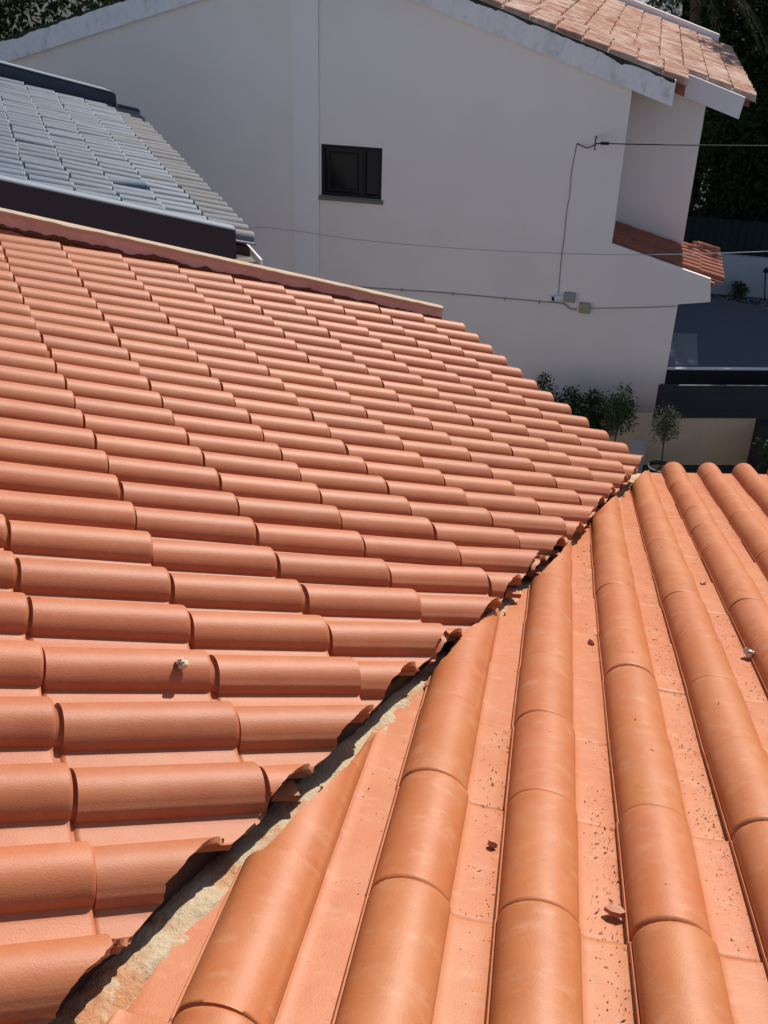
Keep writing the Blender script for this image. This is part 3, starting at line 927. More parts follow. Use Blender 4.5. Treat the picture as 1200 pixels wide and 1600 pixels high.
# ------------------------------------------------------------------ the white house (h along its front, n into depth, z up)
PHI = math.radians(-12.5)
HO = Vector((0.77656, 15.3, 0))
HM = Matrix.Translation(HO) @ Matrix.Rotation(PHI, 4, 'Z')
def hp(h, n, z): return HM @ Vector((h, n, z + H))
white = empty('white_house', (0, 0, 0), 'white gabled house with one small black window and pale clay tiles', 'house', None, HM)
AP_H, AP_Z = -1.877, -0.529 + H
def soff(h): return AP_Z - 0.3166 * (h - AP_H) if h > AP_H else AP_Z + 0.305 * (h - AP_H)
VT = 0.318                                      # height of the verge band
# front wall with the window opening
WX0, WX1, WZ0, WZ1 = -1.88, -0.975, -3.57 + H, -2.845 + H
bm = bmesh.new()
def wpoly(pts, n=0.0): bm.faces.new([bm.verts.new((p[0], n, p[1])) for p in pts])
HL, HR = -9.6, 2.376
wpoly([(HL, 0), (WX0, 0), (WX0, soff(WX0)), (AP_H - .3, soff(AP_H - .3)), (HL, soff(HL))])
wpoly([(WX1, 0), (HR, 0), (HR, soff(HR)), (WX1, soff(WX1))])
wpoly([(WX0, 0), (WX1, 0), (WX1, WZ0), (WX0, WZ0)])
wpoly([(WX0, WZ1), (WX1, WZ1), (WX1, soff(WX1)), (AP_H, soff(AP_H)), (WX0, soff(WX0))])
wpoly([(HR, 0), (3.41, 0), (3.41, -4.69 + H), (3.846, -4.613 + H), (3.80, -4.32 + H), (HR, -3.95 + H)])
for a, b in (((WX0, WZ0), (WX0, WZ1)), ((WX0, WZ1), (WX1, WZ1)), ((WX1, WZ1), (WX1, WZ0)), ((WX1, WZ0), (WX0, WZ0))):
    bm.faces.new([bm.verts.new(v) for v in ((a[0], 0, a[1]), (b[0], 0, b[1]), (b[0], .16, b[1]), (a[0], .16, a[1]))])
SB = 1.36                                        # the set-back part
for pts in ([(HR, 0, 0), (HR, SB, 0), (HR, SB, soff(HR)), (HR, 0, soff(HR))],
            [(HR, SB, 0), (3.41, SB, 0), (3.41, SB, soff(3.41)), (HR, SB, soff(HR))],
            [(3.41, SB, 0), (3.41, 8.5, 0), (3.41, 8.5, soff(3.41)), (3.41, SB, soff(3.41))],
            [(3.41, 0, 0), (3.41, SB, 0), (3.41, SB, -4.6 + H), (3.41, 0, -4.69 + H)],
            [(3.41, 0, -4.69 + H), (3.846, 0, -4.613 + H), (3.846, 1.75, -4.613 + H), (3.41, 1.75, -4.69 + H)],
            [(3.846, 0, -4.613 + H), (3.80, 0, -4.32 + H), (3.80, 1.75, -4.32 + H), (3.846, 1.75, -4.613 + H)],
            [(3.41, SB, -4.5 + H), (3.41, 1.75, -4.5 + H), (3.846, 1.75, -4.613 + H), (3.846, SB, -4.613 + H)],
            [(HL, 8.5, 0), (3.41, 8.5, 0), (3.41, 8.5, soff(3.41)), (AP_H, 8.5, AP_Z), (HL, 8.5, soff(HL))],
            [(HL, 0, 0), (HL, 8.5, 0), (HL, 8.5, soff(HL)), (HL, 0, soff(HL))]):
    bm.faces.new([bm.verts.new(v) for v in pts])
bmesh.ops.remove_doubles(bm, verts=bm.verts, dist=0.0005)
build('wall', bm, M['stucco'], white, HM, False, recalc=False)
# pilaster
bm = bmesh.new(); prism(bm, [(-2.291, 0), (-1.905, 0), (-1.905, soff(-1.905) - .002), (-2.291, soff(-2.291) - .002)], -0.05, 0.0)
build('pilaster', bm, M['stucco_light'], white, HM, False)
# window
bm = bmesh.new()
for x0, x1, z0, z1 in ((WX0, WX1, WZ1 - .05, WZ1), (WX0, WX1, WZ0, WZ0 + .05), (WX0, WX0 + .05, WZ0 + .05, WZ1 - .05), (WX1 - .05, WX1, WZ0 + .05, WZ1 - .05), (WX0 + .60, WX0 + .66, WZ0 + .05, WZ1 - .05)):
    box(bm, (x0, .015, z0), (x1, .07, z1))
wf = build('window', bm, M['frame'], white, HM, False)
for x0, x1, nn_ in ((WX0 + .05, WX0 + .60, .045), (WX0 + .66, WX1 - .05, .058)):
    bm = bmesh.new(); box(bm, (x0, nn_, WZ0 + .05), (x1, nn_ + .012, WZ1 - .05)); build('pane', bm, M['glass'], wf, HM, False)
bm = bmesh.new()
for x0, x1, z0, z1 in ((WX0 + .10, WX0 + .55, WZ1 - .13, WZ1 - .10), (WX0 + .10, WX0 + .55, WZ0 + .08, WZ0 + .11), (WX0 + .10, WX0 + .13, WZ0 + .11, WZ1 - .13), (WX0 + .52, WX0 + .55, WZ0 + .11, WZ1 - .13)):
    box(bm, (x0, .030, z0), (x1, .045, z1))
build('sash', bm, M['frame'], wf, HM, False)
bm = bmesh.new(); box(bm, (WX0 - .03, -.06, WZ0 - .055), (WX1 + .03, .10, WZ0 - .002), .006); build('sill', bm, M['stone'], wf, HM)
def rz(h): return soff(h) + VT - 0.025
# verge bands: weathered front ones, the clean one of the set-back part
bm = bmesh.new()
prism(bm, [(HL - .4, soff(HL - .4)), (AP_H, AP_Z), (2.911, soff(2.911)), (2.917, soff(2.911) + VT), (AP_H, AP_Z + VT), (HL - .4, soff(HL - .4) + VT)], -0.09, 0.05)
build('verge_band', bm, M['verge'], white, HM, False)
# black lichen line along the top of the band
V, Fc = [], []
hs_ = np.linspace(-9.9, 2.90, 500)
for h in hs_:
    zt = soff(h) + VT
    w = 0.022 + 0.05 * max(0, fbm(h * 2.1, 5) * 0.8 + 0.15) + 0.03 * max(0, fbm(h * 9, 8))
    V += [(h, -0.094, zt - w), (h, -0.094, zt + .003), (h, -0.03, zt + .004)]
for q in range(len(hs_) - 1):
    for k in range(2): Fc.append((q * 3 + k, q * 3 + k + 1, q * 3 + k + 4, q * 3 + k + 3))
pydata('lichen_line', V, Fc, M['moss'], white, HM, False)
bm = bmesh.new()
prism(bm, [(2.9, rz(2.9) - .285), (3.88, rz(3.88) - .285), (3.92, rz(3.92) + .018), (2.9, rz(2.9) + .018)], SB - .09, SB + .04)
build('verge_band', bm, M['verge_clean'], white, HM, False)
# roof slabs
bm = bmesh.new()
prism(bm, [(AP_H, rz(AP_H) - .14), (3.05, rz(3.05) - .14), (3.05, rz(3.05)), (AP_H, rz(AP_H))], 0.052, SB)
prism(bm, [(AP_H, rz(AP_H) - .10), (4.0, rz(4.0) - .10), (4.0, rz(4.0)), (AP_H, rz(AP_H))], SB + .045, 8.5)
prism(bm, [(HL - .4, rz(HL - .4) - .1), (AP_H - .002, rz(AP_H) - .1), (AP_H - .002, rz(AP_H)), (HL - .4, rz(HL - .4))], 0.052, 8.5)
rs = build('roof_slope', bm, M['low_tile'], white, HM, False)
# its tiles show as thin lines only: one joined field of real barrels
V, Fc = [], []
al = math.atan(0.3166)
def far_tiles(n0, n1, he, rows):
    cl = 0.375
    ncourse = int((he - AP_H) / math.cos(al) / cl) + 1
    pitch = (n1 - n0) / rows
    for cidx in range(ncourse):
        hl = he - cidx * cl * math.cos(al); hu = max(hl - (cl + .03) * math.cos(al), AP_H)
        for r in range(rows):
            nc = n0 + (r + .5) * pitch
            jit = random.gauss(0, .003); dh_ = random.gauss(0, .006)
            base = len(V)
            prof = [(-.5, -.026), (-.40, -.020), (-.33, .044), (-.17, .072), (0.0, .078), (.17, .066), (.30, .034), (.37, -.018), (.5, -.026)]
            hg_ = hl - cl * math.cos(al)
            st_ = ((hu, -.022, .80), (hg_ + .022, -.020, .80), (hg_ + .027, .0, .95), (hl + dh_, .012 + jit, 1.0))
            for (h, lift, sc) in st_:
                for a, z in prof: V.append((h, nc + a * pitch, rz(h) + .012 + lift + z * sc))
            m = len(prof)
            for k in range(m): V.append((hl + dh_, nc + prof[k][0] * pitch, rz(hl) - .010 + max(prof[k][1] * .8, -.02)))
            for q in range(4):
                for k in range(m - 1):
                    Fc.append((base + q * m + k, base + (q + 1) * m + k, base + (q + 1) * m + k + 1, base + q * m + k + 1))
far_tiles(-0.02, SB, 3.08, 7)
far_tiles(SB - .03, 8.45, 4.08, 35)
o = pydata('roof_tile_field', V, Fc, M['far_tile'], rs, HM, True, 60); o['kind'] = 'stuff'
bm = bmesh.new()
prism(bm, [(AP_H, rz(AP_H) - .05), (3.80, rz(3.80) - .05), (3.82, rz(3.80) + .20), (AP_H, rz(AP_H) + .20)], 8.45, 8.62)
build('verge_band', bm, M['verge_clean'], white, HM, False)
# low lean-to roof at the right, tile by tile
lo_al = math.atan((4.321 - 3.95) / (3.795 - 2.373))
def lz(h): return -3.95 + H - math.tan(lo_al) * (h - 2.373)
bm = bmesh.new()
prism(bm, [(HR, lz(HR) - .02), (3.86, lz(3.86) - .02), (3.86, lz(3.86) - .09), (HR, lz(HR) - .09)], .062, 1.75)
low = build('lean_to_roof', bm, M['low_tile'], white, HM, False)
bm = bmesh.new(); prism(bm, [(HR, lz(HR) - .1), (3.795, lz(3.795) - .1), (3.795, lz(3.795) + .035), (HR, lz(HR) + .035)], 0.002, .06)
build('verge_band', bm, M['stucco_light'], white, HM, False)
lt = tile_mesh('lean_to_tile', pitch=.19, bw=.14, bh=.070, foot=-.14, material=M['low_tile'], seg=8)
ld = Vector((math.cos(lo_al), 0, -math.sin(lo_al))); lc = Vector((0, -1, 0)); ln = lc.cross(ld)
for r in range(9):
    n_ = 0.06 + .15 + r * .19
    for c in range(5):
        h = 3.98 - c * .355 * math.cos(lo_al)
        if n_ > SB + .1 and h < 3.75: continue
        p = Vector((h, n_, lz(h) - .01)); g = random.gauss(0, .01)
        W = HM @ Matrix(((ld.x * g, ld.x * .37, ln.x, p.x), (lc.y, 0, ln.y, p.y), (0, ld.z * .37, ln.z, p.z), (0, 0, 0, 1)))
        link(bpy.data.objects.new('roof_tile', lt), low, W)

# ------------------------------------------------------------------ cables, conduits and boxes on the white wall
def thing_tube(name, pts, r, material, label, cat, W=None, m=6, seg=6):
    bm = bmesh.new(); tube(bm, catmull(pts, m), r, seg)
    return tag(build(name, bm, material, None, W, True, 60), label, cat)
thing_tube('overhead_cable', [(-2.30, 15.30 - 1.2, -3.93 + H), (-2.05, 15.05, -3.93 + H), (-1.6, 15.21, -3.955 + H), (-.48, 14.96, -4.010 + H), (.79, 14.683, -4.01 + H), (2.01, 14.41, -3.965 + H), (3.36, 14.114, -3.872 + H), (4.94, 13.762, -3.682 + H), (8.0, 13.1, -3.25 + H)], 0.0055, M['cable_grey'],
           'thin sagging grey cable strung across the white wall below the window', 'cable')
bm = bmesh.new()
tube(bm, catmull([hp(1.741, -.012, -2.60), hp(1.83, -.06, -2.625), hp(1.90, -.12, -2.625), hp(1.99, -.2, -2.565), hp(2.07, -.25, -2.535), hp(2.57, -.26, -2.512), hp(4.17, -.28, -2.42), hp(9, -.4, -2.1)], 6), .0075, 6)
cb = tag(build('service_cable', bm, M['cable_black'], None, None), 'black service cable running level from the wall bracket past the set-back wall', 'cable')
bm = bmesh.new(); tube(bm, [hp(1.99, 0, -2.50), hp(1.99, -.2, -2.50)], .009); tube(bm, [hp(1.99, -.2, -2.45), hp(1.99, -.2, -2.64)], .008); tube(bm, [hp(2.06, -.24, -2.535), hp(2.17, -.25, -2.53)], .020, 8)
tag(build('cable_bracket', bm, M['cable_black'], None, None), 'black hook bracket and cable clamp on the upper white wall', 'bracket')
thing_tube('wall_cable', [hp(1.735, -.012, -2.60), hp(1.708, -.012, -2.99), hp(1.715, -.014, -3.3), hp(1.700, -.012, -3.52), hp(1.706, -.014, -3.9), hp(1.698, -.012, -4.15), hp(1.712, -.012, -4.71)], .005, M['conduit_dark'], 'thin twisted cable dropping down the white wall to the grey boxes', 'cable', m=5)
bm = bmesh.new(); tube(bm, [hp(-3.9, -.016, -4.98), hp(-1.45, -.016, -4.897), hp(-.014, -.016, -4.850), hp(1.60, -.016, -4.838)], .010, 8); tube(bm, catmull([hp(1.60, -.016, -4.838), hp(1.80, -.016, -4.838), hp(1.90, -.018, -4.90), hp(2.0, -.02, -4.905)], 4), .013, 8)
for h in (-3, -2.2, -1.4, -.6, .2, 1.0, 1.5): box(bm, tuple(), tuple()) if False else None
cdt = tag(build('conduit', bm, M['conduit'], None, None), 'pale conduit pipe running level along the lower white wall', 'pipe')
for h in (-3.0, -2.2, -1.4, -.62, .16, .94, 1.45):
    bm = bmesh.new(); z = -4.85 - .03 * max(0, -h) + H; box(bm, (h - .012, -.036, z - .022), (h + .012, -.0005, z + .022), .003)
    build('clip', bm, M['plastic_beige'], cdt, HM)
thing_tube('wall_wire', [hp(2.19, -.014, -4.87), hp(2.27, -.014, -4.862), hp(2.713, -.014, -4.81), hp(3.0, -.014, -4.772), hp(3.40, -.014, -4.715)], .006, M['conduit_dark'], 'thin wire from the beige box to the right corner of the wall', 'wire', m=4)
bm = bmesh.new(); box(bm, (1.80, -.085, -4.795 + H), (1.96, -.001, -4.66 + H), .008)
b_ = tag(build('junction_box', bm, M['plastic_grey'], None, HM), 'small grey junction box beside the camera on the white wall', 'junction box')
bm = bmesh.new(); box(bm, (1.81, -.094, -4.785 + H), (1.95, -.086, -4.672 + H), .003); build('lid', bm, M['plastic_grey'], b_, HM)
bm = bmesh.new(); box(bm, (2.035, -.09, -4.935 + H), (2.195, -.001, -4.79 + H), .010)
b_ = tag(build('junction_box', bm, M['plastic_beige'], None, HM), 'beige junction box where the pipe ends on the white wall', 'junction box')
bm = bmesh.new(); box(bm, (2.048, -.10, -4.922 + H), (2.182, -.091, -4.803 + H), .003); build('lid', bm, M['plastic_beige'], b_, HM)
bm = bmesh.new(); tube(bm, [(1.66, -.09, -4.755 + H), (1.79, -.045, -4.735 + H)], .030, 10); tube(bm, [(1.76, -.05, -4.735 + H), (1.775, -.001, -4.735 + H)], .018, 8)
sc_ = tag(build('security_camera', bm, M['white_trim'], None, HM), 'small white bullet security camera with a black face', 'security camera')
bm = bmesh.new(); tube(bm, [(1.635, -.098, -4.759 + H), (1.659, -.0905, -4.7555 + H)], .033, 10); build('lens', bm, M['frame'], sc_, HM)

# ------------------------------------------------------------------ right side: flat roof, fence panel, boundary wall
BM = Matrix.Translation((3.8475, 13.7998, 0)) @ Matrix.Rotation(math.radians(3.5), 4, 'Z')
FZ = -5.73 + H
flat = empty('flat_roof_shelter', (0, 0, 0), 'low flat-roofed shelter with dull blue-black top right of the white house', 'shelter', None, BM @ Matrix.Translation((2.5, 2, 0)))
def sheet(name, poly, z0, z1, material, parent, W):
    bm = bmesh.new()
    a = [bm.verts.new((x, y, z1)) for x, y in poly]; b = [bm.verts.new((x, y, z0)) for x, y in poly]
    bm.faces.new(a); bm.faces.new(b[::-1])
    for k in range(len(poly)): bm.faces.new((a[k], b[k], b[(k + 1) % len(poly)], a[(k + 1) % len(poly)]))
    return build(name, bm, material, parent, W, False)
sheet('roof', [(.33, .95), (6, .95), (6, 1.6), (2.62, 3.50), (1.84, 4.0), (1.10, 4.15)], FZ - .08, FZ, M['wet_roof'], flat, BM)
sheet('skylight', [(.40, 1.00), (.86, 1.00), (1.27, 2.38), (.79, 2.42)], FZ + .002, FZ + .014, M['skylight'], flat, BM)
sheet('back_gutter', [(1.12, 4.17), (1.85, 4.02), (2.63, 3.52), (6, 1.62), (6, 2.3), (2.9, 4.05), (2.0, 4.62), (1.3, 4.75)], FZ - .15, FZ - .06, M['flat_strip'], flat, BM)
bm = bmesh.new(); box(bm, (.32, .88, FZ - .26), (6, .945, FZ - .012)); build('fascia', bm, M['black_metal'], flat, BM, False)
bm = bmesh.new(); box(bm, (.36, .87, FZ - .010), (6, .95, FZ + .010), .003); build('edge_trim', bm, M['white_trim'], flat, BM)
for h, n_ in ((.50, 1.0), (5.8, 1.0), (1.6, 3.6), (5.6, 1.5)):
    bm = bmesh.new(); box(bm, (h, n_, .0), (h + .1, n_ + .1, FZ - .082)); build('post', bm, M['black_metal'], flat, BM, False)

bw = empty('boundary_wall', (0, 0, 0), 'low cream boundary wall at the end of the dark courtyard', 'wall', None, BM @ Matrix.Translation((.3, .1, 0)))
bm = bmesh.new(); box(bm, (-.78, .03, 0.0), (1.49, .19, -6.13 + H), .01); build('wall_body', bm, M['cream'], bw, BM)
bm = bmesh.new(); box(bm, (1.50, -1.2, 0.0), (1.64, .19, -6.15 + H), .01); build('wall_return', bm, M['charcoal'], bw, BM)
fp = empty('fence_panel', (0, 0, 0), 'charcoal metal fence panel standing on the cream boundary wall', 'fence', None, BM @ Matrix.Translation((1, .1, .7)))
for k in range(4):
    bm = bmesh.new(); z0 = -6.128 + H + k * .126; box(bm, (-.027, .0, z0), (6, .035, z0 + .1245), .002); build('board', bm, M['charcoal'], fp, BM, False)
for h in (.02, 2.0, 4.0):
    bm = bmesh.new(); box(bm, (h, .037, -6.125 + H), (h + .05, .10, -5.64 + H)); build('post', bm, M['black_metal'], fp, BM, False)

# courtyard paving in front of the boundary wall
cy = HM @ Vector((4.5, -2.5, 0))
bm = bmesh.new()
V, Fc = [], []
stones = bmesh.new()
for a in range(46):
    for b in range(30):
        h = 2.9 + a * .085 + (b % 2) * .04 + random.uniform(-.008, .008); n_ = -.84 - b * .075 + random.uniform(-.006, .006)
        r = random.uniform(.030, .037); z = random.uniform(.006, .016)
        m = 6
        top = [stones.verts.new(HM @ Vector((h + r * .8 * math.cos(q), n_ + r * .75 * math.sin(q), z))) for q in [6.283 * k / m for k in range(m)]]
        bot = [stones.verts.new(HM @ Vector((h + r * 1.1 * math.cos(q), n_ + r * 1.0 * math.sin(q), .001))) for q in [6.283 * k / m for k in range(m)]]
        stones.faces.new(top)
        for k in range(m): stones.faces.new((top[k], bot[k], bot[(k + 1) % m], top[(k + 1) % m]))
tag(build('cobbles', stones, M['cobble'], None, None, False), 'small dark cobbles paving the courtyard below the eave', 'cobbles', None, 'stuff')

# garden wall, green sheet fence and gravel strip behind
gw = empty('garden_wall', (0, 0, 0), 'white garden wall standing far behind the flat roof', 'wall', None, HM @ Matrix.Translation((5, 8.1, 0)))
bm = bmesh.new(); box(bm, (3.6, 8.10, 0), (11, 8.26, -6.05 + H), .01); build('wall_body', bm, M['garden_wall'], gw, HM)
V, Fc = [], []
for k in range(0, 201):
    h = 3.2 + k * .04; off = .018 * math.sin(k * math.pi / 2)
    V += [(h, 8.36 + off, 0.0), (h, 8.36 + off, -5.36 + H), (h, 8.375 + off, -5.36 + H), (h, 8.375 + off, 0.0)]
for k in range(200):
    for q in range(4): Fc.append((4 * k + q, 4 * k + (q + 1) % 4, 4 * k + 4 + (q + 1) % 4, 4 * k + 4 + q))
tag(pydata('sheet_fence', V, Fc, M['green_sheet'], None, HM, True, 60), 'dark green corrugated sheet fence above the white garden wall', 'fence')
st = bmesh.new()
for k in range(900):
    h = random.uniform(3.9, 8.5); n_ = random.uniform(7.2, 8.05); r = random.uniform(.015, .04)
    m = 5
    top = st.verts.new((h, n_, r)); ring = [st.verts.new((h + r * math.cos(q + k), n_ + r * math.sin(q + k) * .8, 0.001)) for q in [6.283 * z / m for z in range(m)]]
    for z in range(m): st.faces.new((top, ring[z], ring[(z + 1) % m]))
tag(build('gravel', st, M['gravel'], None, HM, False), 'pale gravel strip along the foot of the garden wall', 'gravel', None, 'stuff')
bm = bmesh.new(); tube(bm, [(5.62, 7.9, 0.0), (5.56, 7.9, .35), (5.52, 7.9, .62)], .014, 6); 
gl = tag(build('garden_lamp', bm, M['cable_black'], None, HM), 'thin black garden lamp on the gravel before the white wall', 'lamp')
bm = bmesh.new(); lathe(bm, [(.018, .60), (.055, .62), (.055, .66), (.02, .72)], 12, (5.52, 7.9)); build('lamp_head', bm, M['cable_black'], gl, HM)

# grey sheet leaning by the tree
bm = bmesh.new(); box(bm, (-.105, -.012, 0), (.105, .012, .68), .003)
tag(build('leaning_board', bm, M['grey_panel'], None, HM @ Matrix.Translation((3.12, -1.45, 0)) @ Matrix.Rotation(-.06, 4, 'X')), 'plain grey board standing upright between the two small trees', 'board')

# ------------------------------------------------------------------ plants
def leaves(centres, radii, count, size, squash=1.0, seed=0, droop=0.3, aspect=0.45):
    g = np.random.default_rng(seed)
    C = np.array(centres, float); Rr = np.array(radii, float)
    w = Rr ** 2; idx = g.choice(len(C), count, p=w / w.sum())
    d = g.normal(size=(count, 3)); d /= np.linalg.norm(d, axis=1)[:, None]
    rad = Rr[idx] * (0.35 + 0.65 * g.random(count) ** 0.5) * (1 + 0.16 * g.normal(size=count))
    P = C[idx] + d * rad[:, None] * np.array([1, 1, squash])
    ax = d * .7 + g.normal(size=(count, 3)) * .7; ax[:, 2] -= droop; ax /= np.linalg.norm(ax, axis=1)[:, None]
    nr = g.normal(size=(count, 3)) + np.array([0, 0, .6]); nr -= ax * (nr * ax).sum(1)[:, None]; nr /= np.linalg.norm(nr, axis=1)[:, None]
    sd = np.cross(ax, nr)
    s = size * (0.6 + 0.8 * g.random(count))[:, None]
    a = P; b = P + ax * s * .5 + sd * s * aspect * .5 + nr * s * .06; c = P + ax * s; e = P + ax * s * .5 - sd * s * aspect * .5 + nr * s * .06
    V = np.stack([a, b, c, e], 1).reshape(-1, 3)
    return V, [(4 * k, 4 * k + 1, 4 * k + 2, 4 * k + 3) for k in range(count)]

def blob(c, r, n, seed, flat=1.0):
    g = np.random.default_rng(seed)
    out, rad = [], []
    for _ in range(n):
        d = g.normal(size=3); d /= np.linalg.norm(d)
        q = g.random() ** .5 * r * .75
        out.append((c[0] + d[0] * q, c[1] + d[1] * q, c[2] + d[2] * q * flat)); rad.append(r * (.25 + .3 * g.random()))
    return out, rad

def tree(base, crown_c, crown_r, nblob, count, size, material, label, cat, seed, trunk_r=.05, group=None, flat=1.0, name='tree', limbs=5, parent_pot=None):
    g = random.Random(seed)
    b = Vector(base); c = Vector(crown_c)
    t = parent_pot or empty(name, base, label, cat, group)
    cs, rs_ = blob(crown_c, crown_r, nblob, seed, flat)
    bm = bmesh.new()
    mid = b.lerp(c, .5) + Vector((g.uniform(-.06, .06), g.uniform(-.06, .06), 0)) * crown_r
    tube(bm, catmull([b, b.lerp(mid, .5) + Vector((g.uniform(-.02, .02), 0, 0)), mid, c], 4), trunk_r, 8, True, trunk_r * .5)
    for k in range(limbs):
        e = Vector(cs[k % len(cs)]); s = mid.lerp(c, g.uniform(0, .9))
        tube(bm, catmull([s, s.lerp(e, .5) + Vector((0, 0, .08 * crown_r)), e], 3), trunk_r * .45, 5, True, trunk_r * .12)
    build('trunk', bm, M['bark'], t)
    V, Fc = leaves(cs, rs_, count, size, flat, seed)
    pydata('crown', V, Fc, material, t, None, False)
    return t

hw = lambda h, n, z: tuple(HM @ Vector((h, n, z + H)))
hg = lambda h, n: tuple(HM @ Vector((h, n, 0)))
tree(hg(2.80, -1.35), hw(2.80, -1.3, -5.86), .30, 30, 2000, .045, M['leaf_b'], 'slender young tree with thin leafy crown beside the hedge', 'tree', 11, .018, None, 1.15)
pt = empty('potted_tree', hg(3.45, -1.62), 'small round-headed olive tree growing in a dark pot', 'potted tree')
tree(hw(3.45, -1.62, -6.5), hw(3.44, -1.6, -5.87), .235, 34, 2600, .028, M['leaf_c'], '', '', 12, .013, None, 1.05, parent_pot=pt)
bm = bmesh.new(); lathe(bm, [(.12, .0), (.15, .30), (.175, .38), (.18, .42), (.16, .42), (.15, .38)], 24)
pw_ = build('pot', bm, M['pot'], pt, Matrix.Translation(hg(3.45, -1.62)))
bm = bmesh.new(); lathe(bm, [(.148, .382), (.145, .395), (.03, .405)], 20); build('soil', bm, M['soil'], pt, Matrix.Translation(hg(3.45, -1.62)))

def bush(cs, rs_, base, count, size, material, label, cat, seed, name='bush', group=None):
    t = empty(name, base, label, cat, group)
    V, Fc = leaves(cs, rs_, count, size, 1.0, seed)
    pydata('foliage', V, Fc, material, t, None, False)
    g = random.Random(seed); bm = bmesh.new()
    for c in cs[:8]:
        tube(bm, [Vector(base) + Vector((g.uniform(-.08, .08), g.uniform(-.08, .08), 0)), Vector(c)], .014, 5, True, .004)
    build('stem', bm, M['bark'], t)
    return t
bush([hw(1.72, -.95, -5.85), hw(1.78, -1.0, -6.1), hw(1.70, -.9, -5.70), hw(1.55, -1.0, -6.2), hw(1.85, -1, -6.35)], [.16, .25, .10, .28, .25], hg(1.75, -1.05), 3600, .042, M['leaf_a'], 'tall dark shrub at the left end of the hedge', 'shrub', 21)
bush([hw(2.08, -1.0, -5.95), hw(2.18, -1.05, -6.15), hw(2.30, -1.0, -5.98), hw(2.02, -1.0, -6.3), hw(2.25, -1, -6.45), hw(2.10, -1, -5.80)], [.17, .24, .18, .25, .28, .10], hg(2.15, -1.1), 4200, .042, M['leaf_a'], 'dense dark shrub in the middle of the hedge', 'shrub', 22)
bush([hw(2.50, -1.0, -6.0), hw(2.58, -1.05, -6.2), hw(2.45, -1.0, -6.4), hw(2.42, -1.0, -5.85)], [.17, .20, .22, .12], hg(2.5, -1.1), 3000, .042, M['leaf_a'], 'dark shrub right beside the slender young tree', 'shrub', 23)
bush([hw(4.72, -1.65, -5.95), hw(4.85, -1.7, -6.15), hw(4.95, -1.7, -6.4), hw(4.68, -1.7, -6.0)], [.08, .14, .2, .06], hg(4.85, -1.7), 420, .07, M['leaf_a'], 'dark leafy plant at the right end of the cream wall', 'plant', 24, 'plant')
bush([hw(5.06, 7.9, -6.72), hw(5.0, 7.9, -6.65), hw(5.12, 7.9, -6.66)], [.16, .1, .1], hg(5.06, 7.9), 320, .07, M['leaf_b'], 'small tufted plant on the gravel by the white garden wall', 'plant', 25, 'plant')

# big trees behind (the photograph shows them as deep shade)
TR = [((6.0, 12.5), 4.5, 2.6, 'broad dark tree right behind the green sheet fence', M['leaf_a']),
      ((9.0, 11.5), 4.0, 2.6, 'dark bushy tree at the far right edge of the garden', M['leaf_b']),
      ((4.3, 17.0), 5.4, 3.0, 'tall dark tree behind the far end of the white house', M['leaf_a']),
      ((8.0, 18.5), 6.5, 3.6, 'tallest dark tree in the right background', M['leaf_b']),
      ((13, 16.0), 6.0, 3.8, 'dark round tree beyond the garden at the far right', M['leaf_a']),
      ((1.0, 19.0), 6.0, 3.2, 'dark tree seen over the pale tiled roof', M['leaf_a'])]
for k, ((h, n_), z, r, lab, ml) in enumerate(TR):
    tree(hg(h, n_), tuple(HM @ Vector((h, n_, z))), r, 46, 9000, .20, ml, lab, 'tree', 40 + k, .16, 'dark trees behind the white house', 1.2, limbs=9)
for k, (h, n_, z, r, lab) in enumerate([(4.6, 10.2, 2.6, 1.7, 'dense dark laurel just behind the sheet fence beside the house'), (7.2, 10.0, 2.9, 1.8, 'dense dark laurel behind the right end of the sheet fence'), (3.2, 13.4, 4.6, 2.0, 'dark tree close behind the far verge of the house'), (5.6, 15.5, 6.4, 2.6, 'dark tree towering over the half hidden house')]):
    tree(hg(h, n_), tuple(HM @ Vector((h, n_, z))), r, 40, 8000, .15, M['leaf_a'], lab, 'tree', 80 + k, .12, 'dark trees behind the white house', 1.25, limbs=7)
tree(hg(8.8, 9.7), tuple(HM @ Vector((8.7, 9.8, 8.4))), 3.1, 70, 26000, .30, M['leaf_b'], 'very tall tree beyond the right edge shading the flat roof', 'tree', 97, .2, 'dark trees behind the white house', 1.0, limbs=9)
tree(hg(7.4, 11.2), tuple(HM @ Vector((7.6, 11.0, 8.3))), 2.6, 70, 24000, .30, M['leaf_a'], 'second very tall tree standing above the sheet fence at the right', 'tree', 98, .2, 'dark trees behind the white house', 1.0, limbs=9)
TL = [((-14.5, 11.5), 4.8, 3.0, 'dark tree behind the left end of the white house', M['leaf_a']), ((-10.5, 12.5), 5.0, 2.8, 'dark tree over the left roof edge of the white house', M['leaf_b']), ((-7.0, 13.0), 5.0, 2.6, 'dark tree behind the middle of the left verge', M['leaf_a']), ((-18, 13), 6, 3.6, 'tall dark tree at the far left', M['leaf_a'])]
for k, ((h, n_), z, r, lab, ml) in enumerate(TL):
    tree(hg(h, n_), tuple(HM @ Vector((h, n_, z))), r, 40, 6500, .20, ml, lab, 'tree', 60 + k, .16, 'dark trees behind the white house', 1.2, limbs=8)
# wooded hillside closing the view
V, Fc = [], []
g = np.random.default_rng(5)
cs, rs_ = [], []
for k in range(120):
    x = -34 + 68 * g.random(); y = 40 + 7 * g.random()
    cs.append((x, y, g.random() * 11)); rs_.append(2.0 + 1.6 * g.random())
V, Fc = leaves(cs, rs_, 26000, .55, 1.0, 5)
tag(pydata('woods', V, Fc, M['leaf_a'], None, None, False), 'dark mass of woodland closing the view behind', 'woods', None, 'stuff')

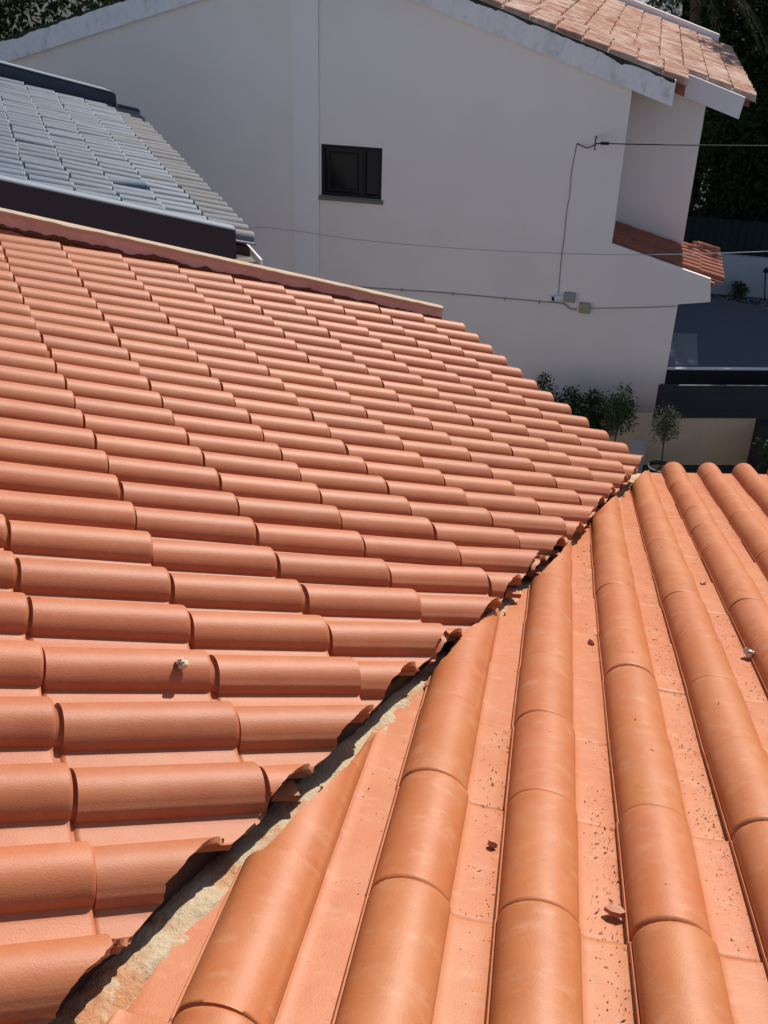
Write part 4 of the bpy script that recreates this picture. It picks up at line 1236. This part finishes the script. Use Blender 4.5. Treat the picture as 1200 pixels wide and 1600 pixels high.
# palm behind the far verge
palm = empty('palm_tree', hg(4.0, 11.0), 'palm with hanging dry fronds behind the tiled roof', 'palm tree')
crown = HM @ Vector((3.3, 11.0, -.9 + H))
bm = bmesh.new(); tube(bm, catmull([HM @ Vector((4.0, 11, 0)), HM @ Vector((3.7, 11, 2.6)), crown], 5), .16, 10, True, .13); build('trunk', bm, M['bark'], palm)
for k in range(15):
    a = 2 * math.pi * k / 15 + random.uniform(-.15, .15); L_ = random.uniform(1.5, 2.1); up = random.uniform(-.2, .7)
    dirv = Vector((math.cos(a), math.sin(a), 0))
    pts = [crown + dirv * L_ * t + Vector((0, 0, up * t * 1.2 - 1.7 * t * t)) for t in np.linspace(0, 1, 9)]
    bm = bmesh.new(); tube(bm, pts, .014, 5, True, .004)
    side = dirv.cross(Vector((0, 0, 1)))
    for q in range(1, 56):
        t = q / 56; f = t * 8; i0 = min(int(f), 7); p = pts[i0].lerp(pts[i0 + 1], f - i0)
        ll = .42 * (1 - .5 * t) * random.uniform(.7, 1.1)
        for sgn in (-1, 1):
            tip = p + side * sgn * ll * random.uniform(.25, .7) + dirv * .15 + Vector((0, 0, -ll * random.uniform(.5, .95)))
            w = dirv * .012
            m_ = p.lerp(tip, .5) + side * sgn * .03
            v = [bm.verts.new(x) for x in (p - w, p + w, m_ + w, tip, m_ - w)]
            bm.faces.new(v)
    build('frond', bm, M['frond'], palm, None, False, recalc=False)

# grey corrugated shed roof and a dark neighbour far behind
V, Fc = [], []
for k in range(0, 61):
    h = -2.0 + k * .085; off = .03 * math.sin(k * math.pi / 2)
    V += [(h, 11.6, -1.72 + H + off), (h, 14.0, -1.0 + H + off), (h, 14.0, -1.02 + H + off), (h, 11.6, -1.74 + H + off)]
for k in range(60):
    for q in range(4): Fc.append((4 * k + q, 4 * k + (q + 1) % 4, 4 * k + 4 + (q + 1) % 4, 4 * k + 4 + q))
shed = empty('garden_shed', hg(.5, 12.6), 'shed with a grey corrugated roof seen over the far verge', 'shed')
pydata('roof', V, Fc, M['grey_roof'], shed, HM, True, 60)
bm = bmesh.new(); box(bm, (-1.9, 11.75, 0), (2.95, 13.85, -1.80 + H)); build('wall', bm, M['stone'], shed, HM, False)
fh = empty('dark_house', hg(7.4, 14.6), 'dark house half hidden by trees in the right background', 'house')
bm = bmesh.new(); box(bm, (4.72, 13.4, 0), (11, 17, -1.5 + H)); build('wall', bm, M['charcoal'], fh, HM, False)
bm = bmesh.new(); box(bm, (4.62, 13.1, -2.47 + H), (7.2, 13.395, -2.31 + H), .01); build('lintel', bm, M['stone'], fh, HM)
bm = bmesh.new()
for x0, x1, z0, z1 in ((4.80, 6.6, -2.56, -2.52), (4.80, 4.84, -3.9, -2.56), (6.56, 6.6, -3.9, -2.56), (4.80, 6.6, -3.94, -3.9)): box(bm, (x0, 13.36, z0 + H), (x1, 13.399, z1 + H))
wn = build('window', bm, M['grey_panel'], fh, HM, False)
bm = bmesh.new(); box(bm, (4.842, 13.375, -3.898 + H), (6.558, 13.39, -2.562 + H)); build('pane', bm, M['glass'], wn, HM, False)
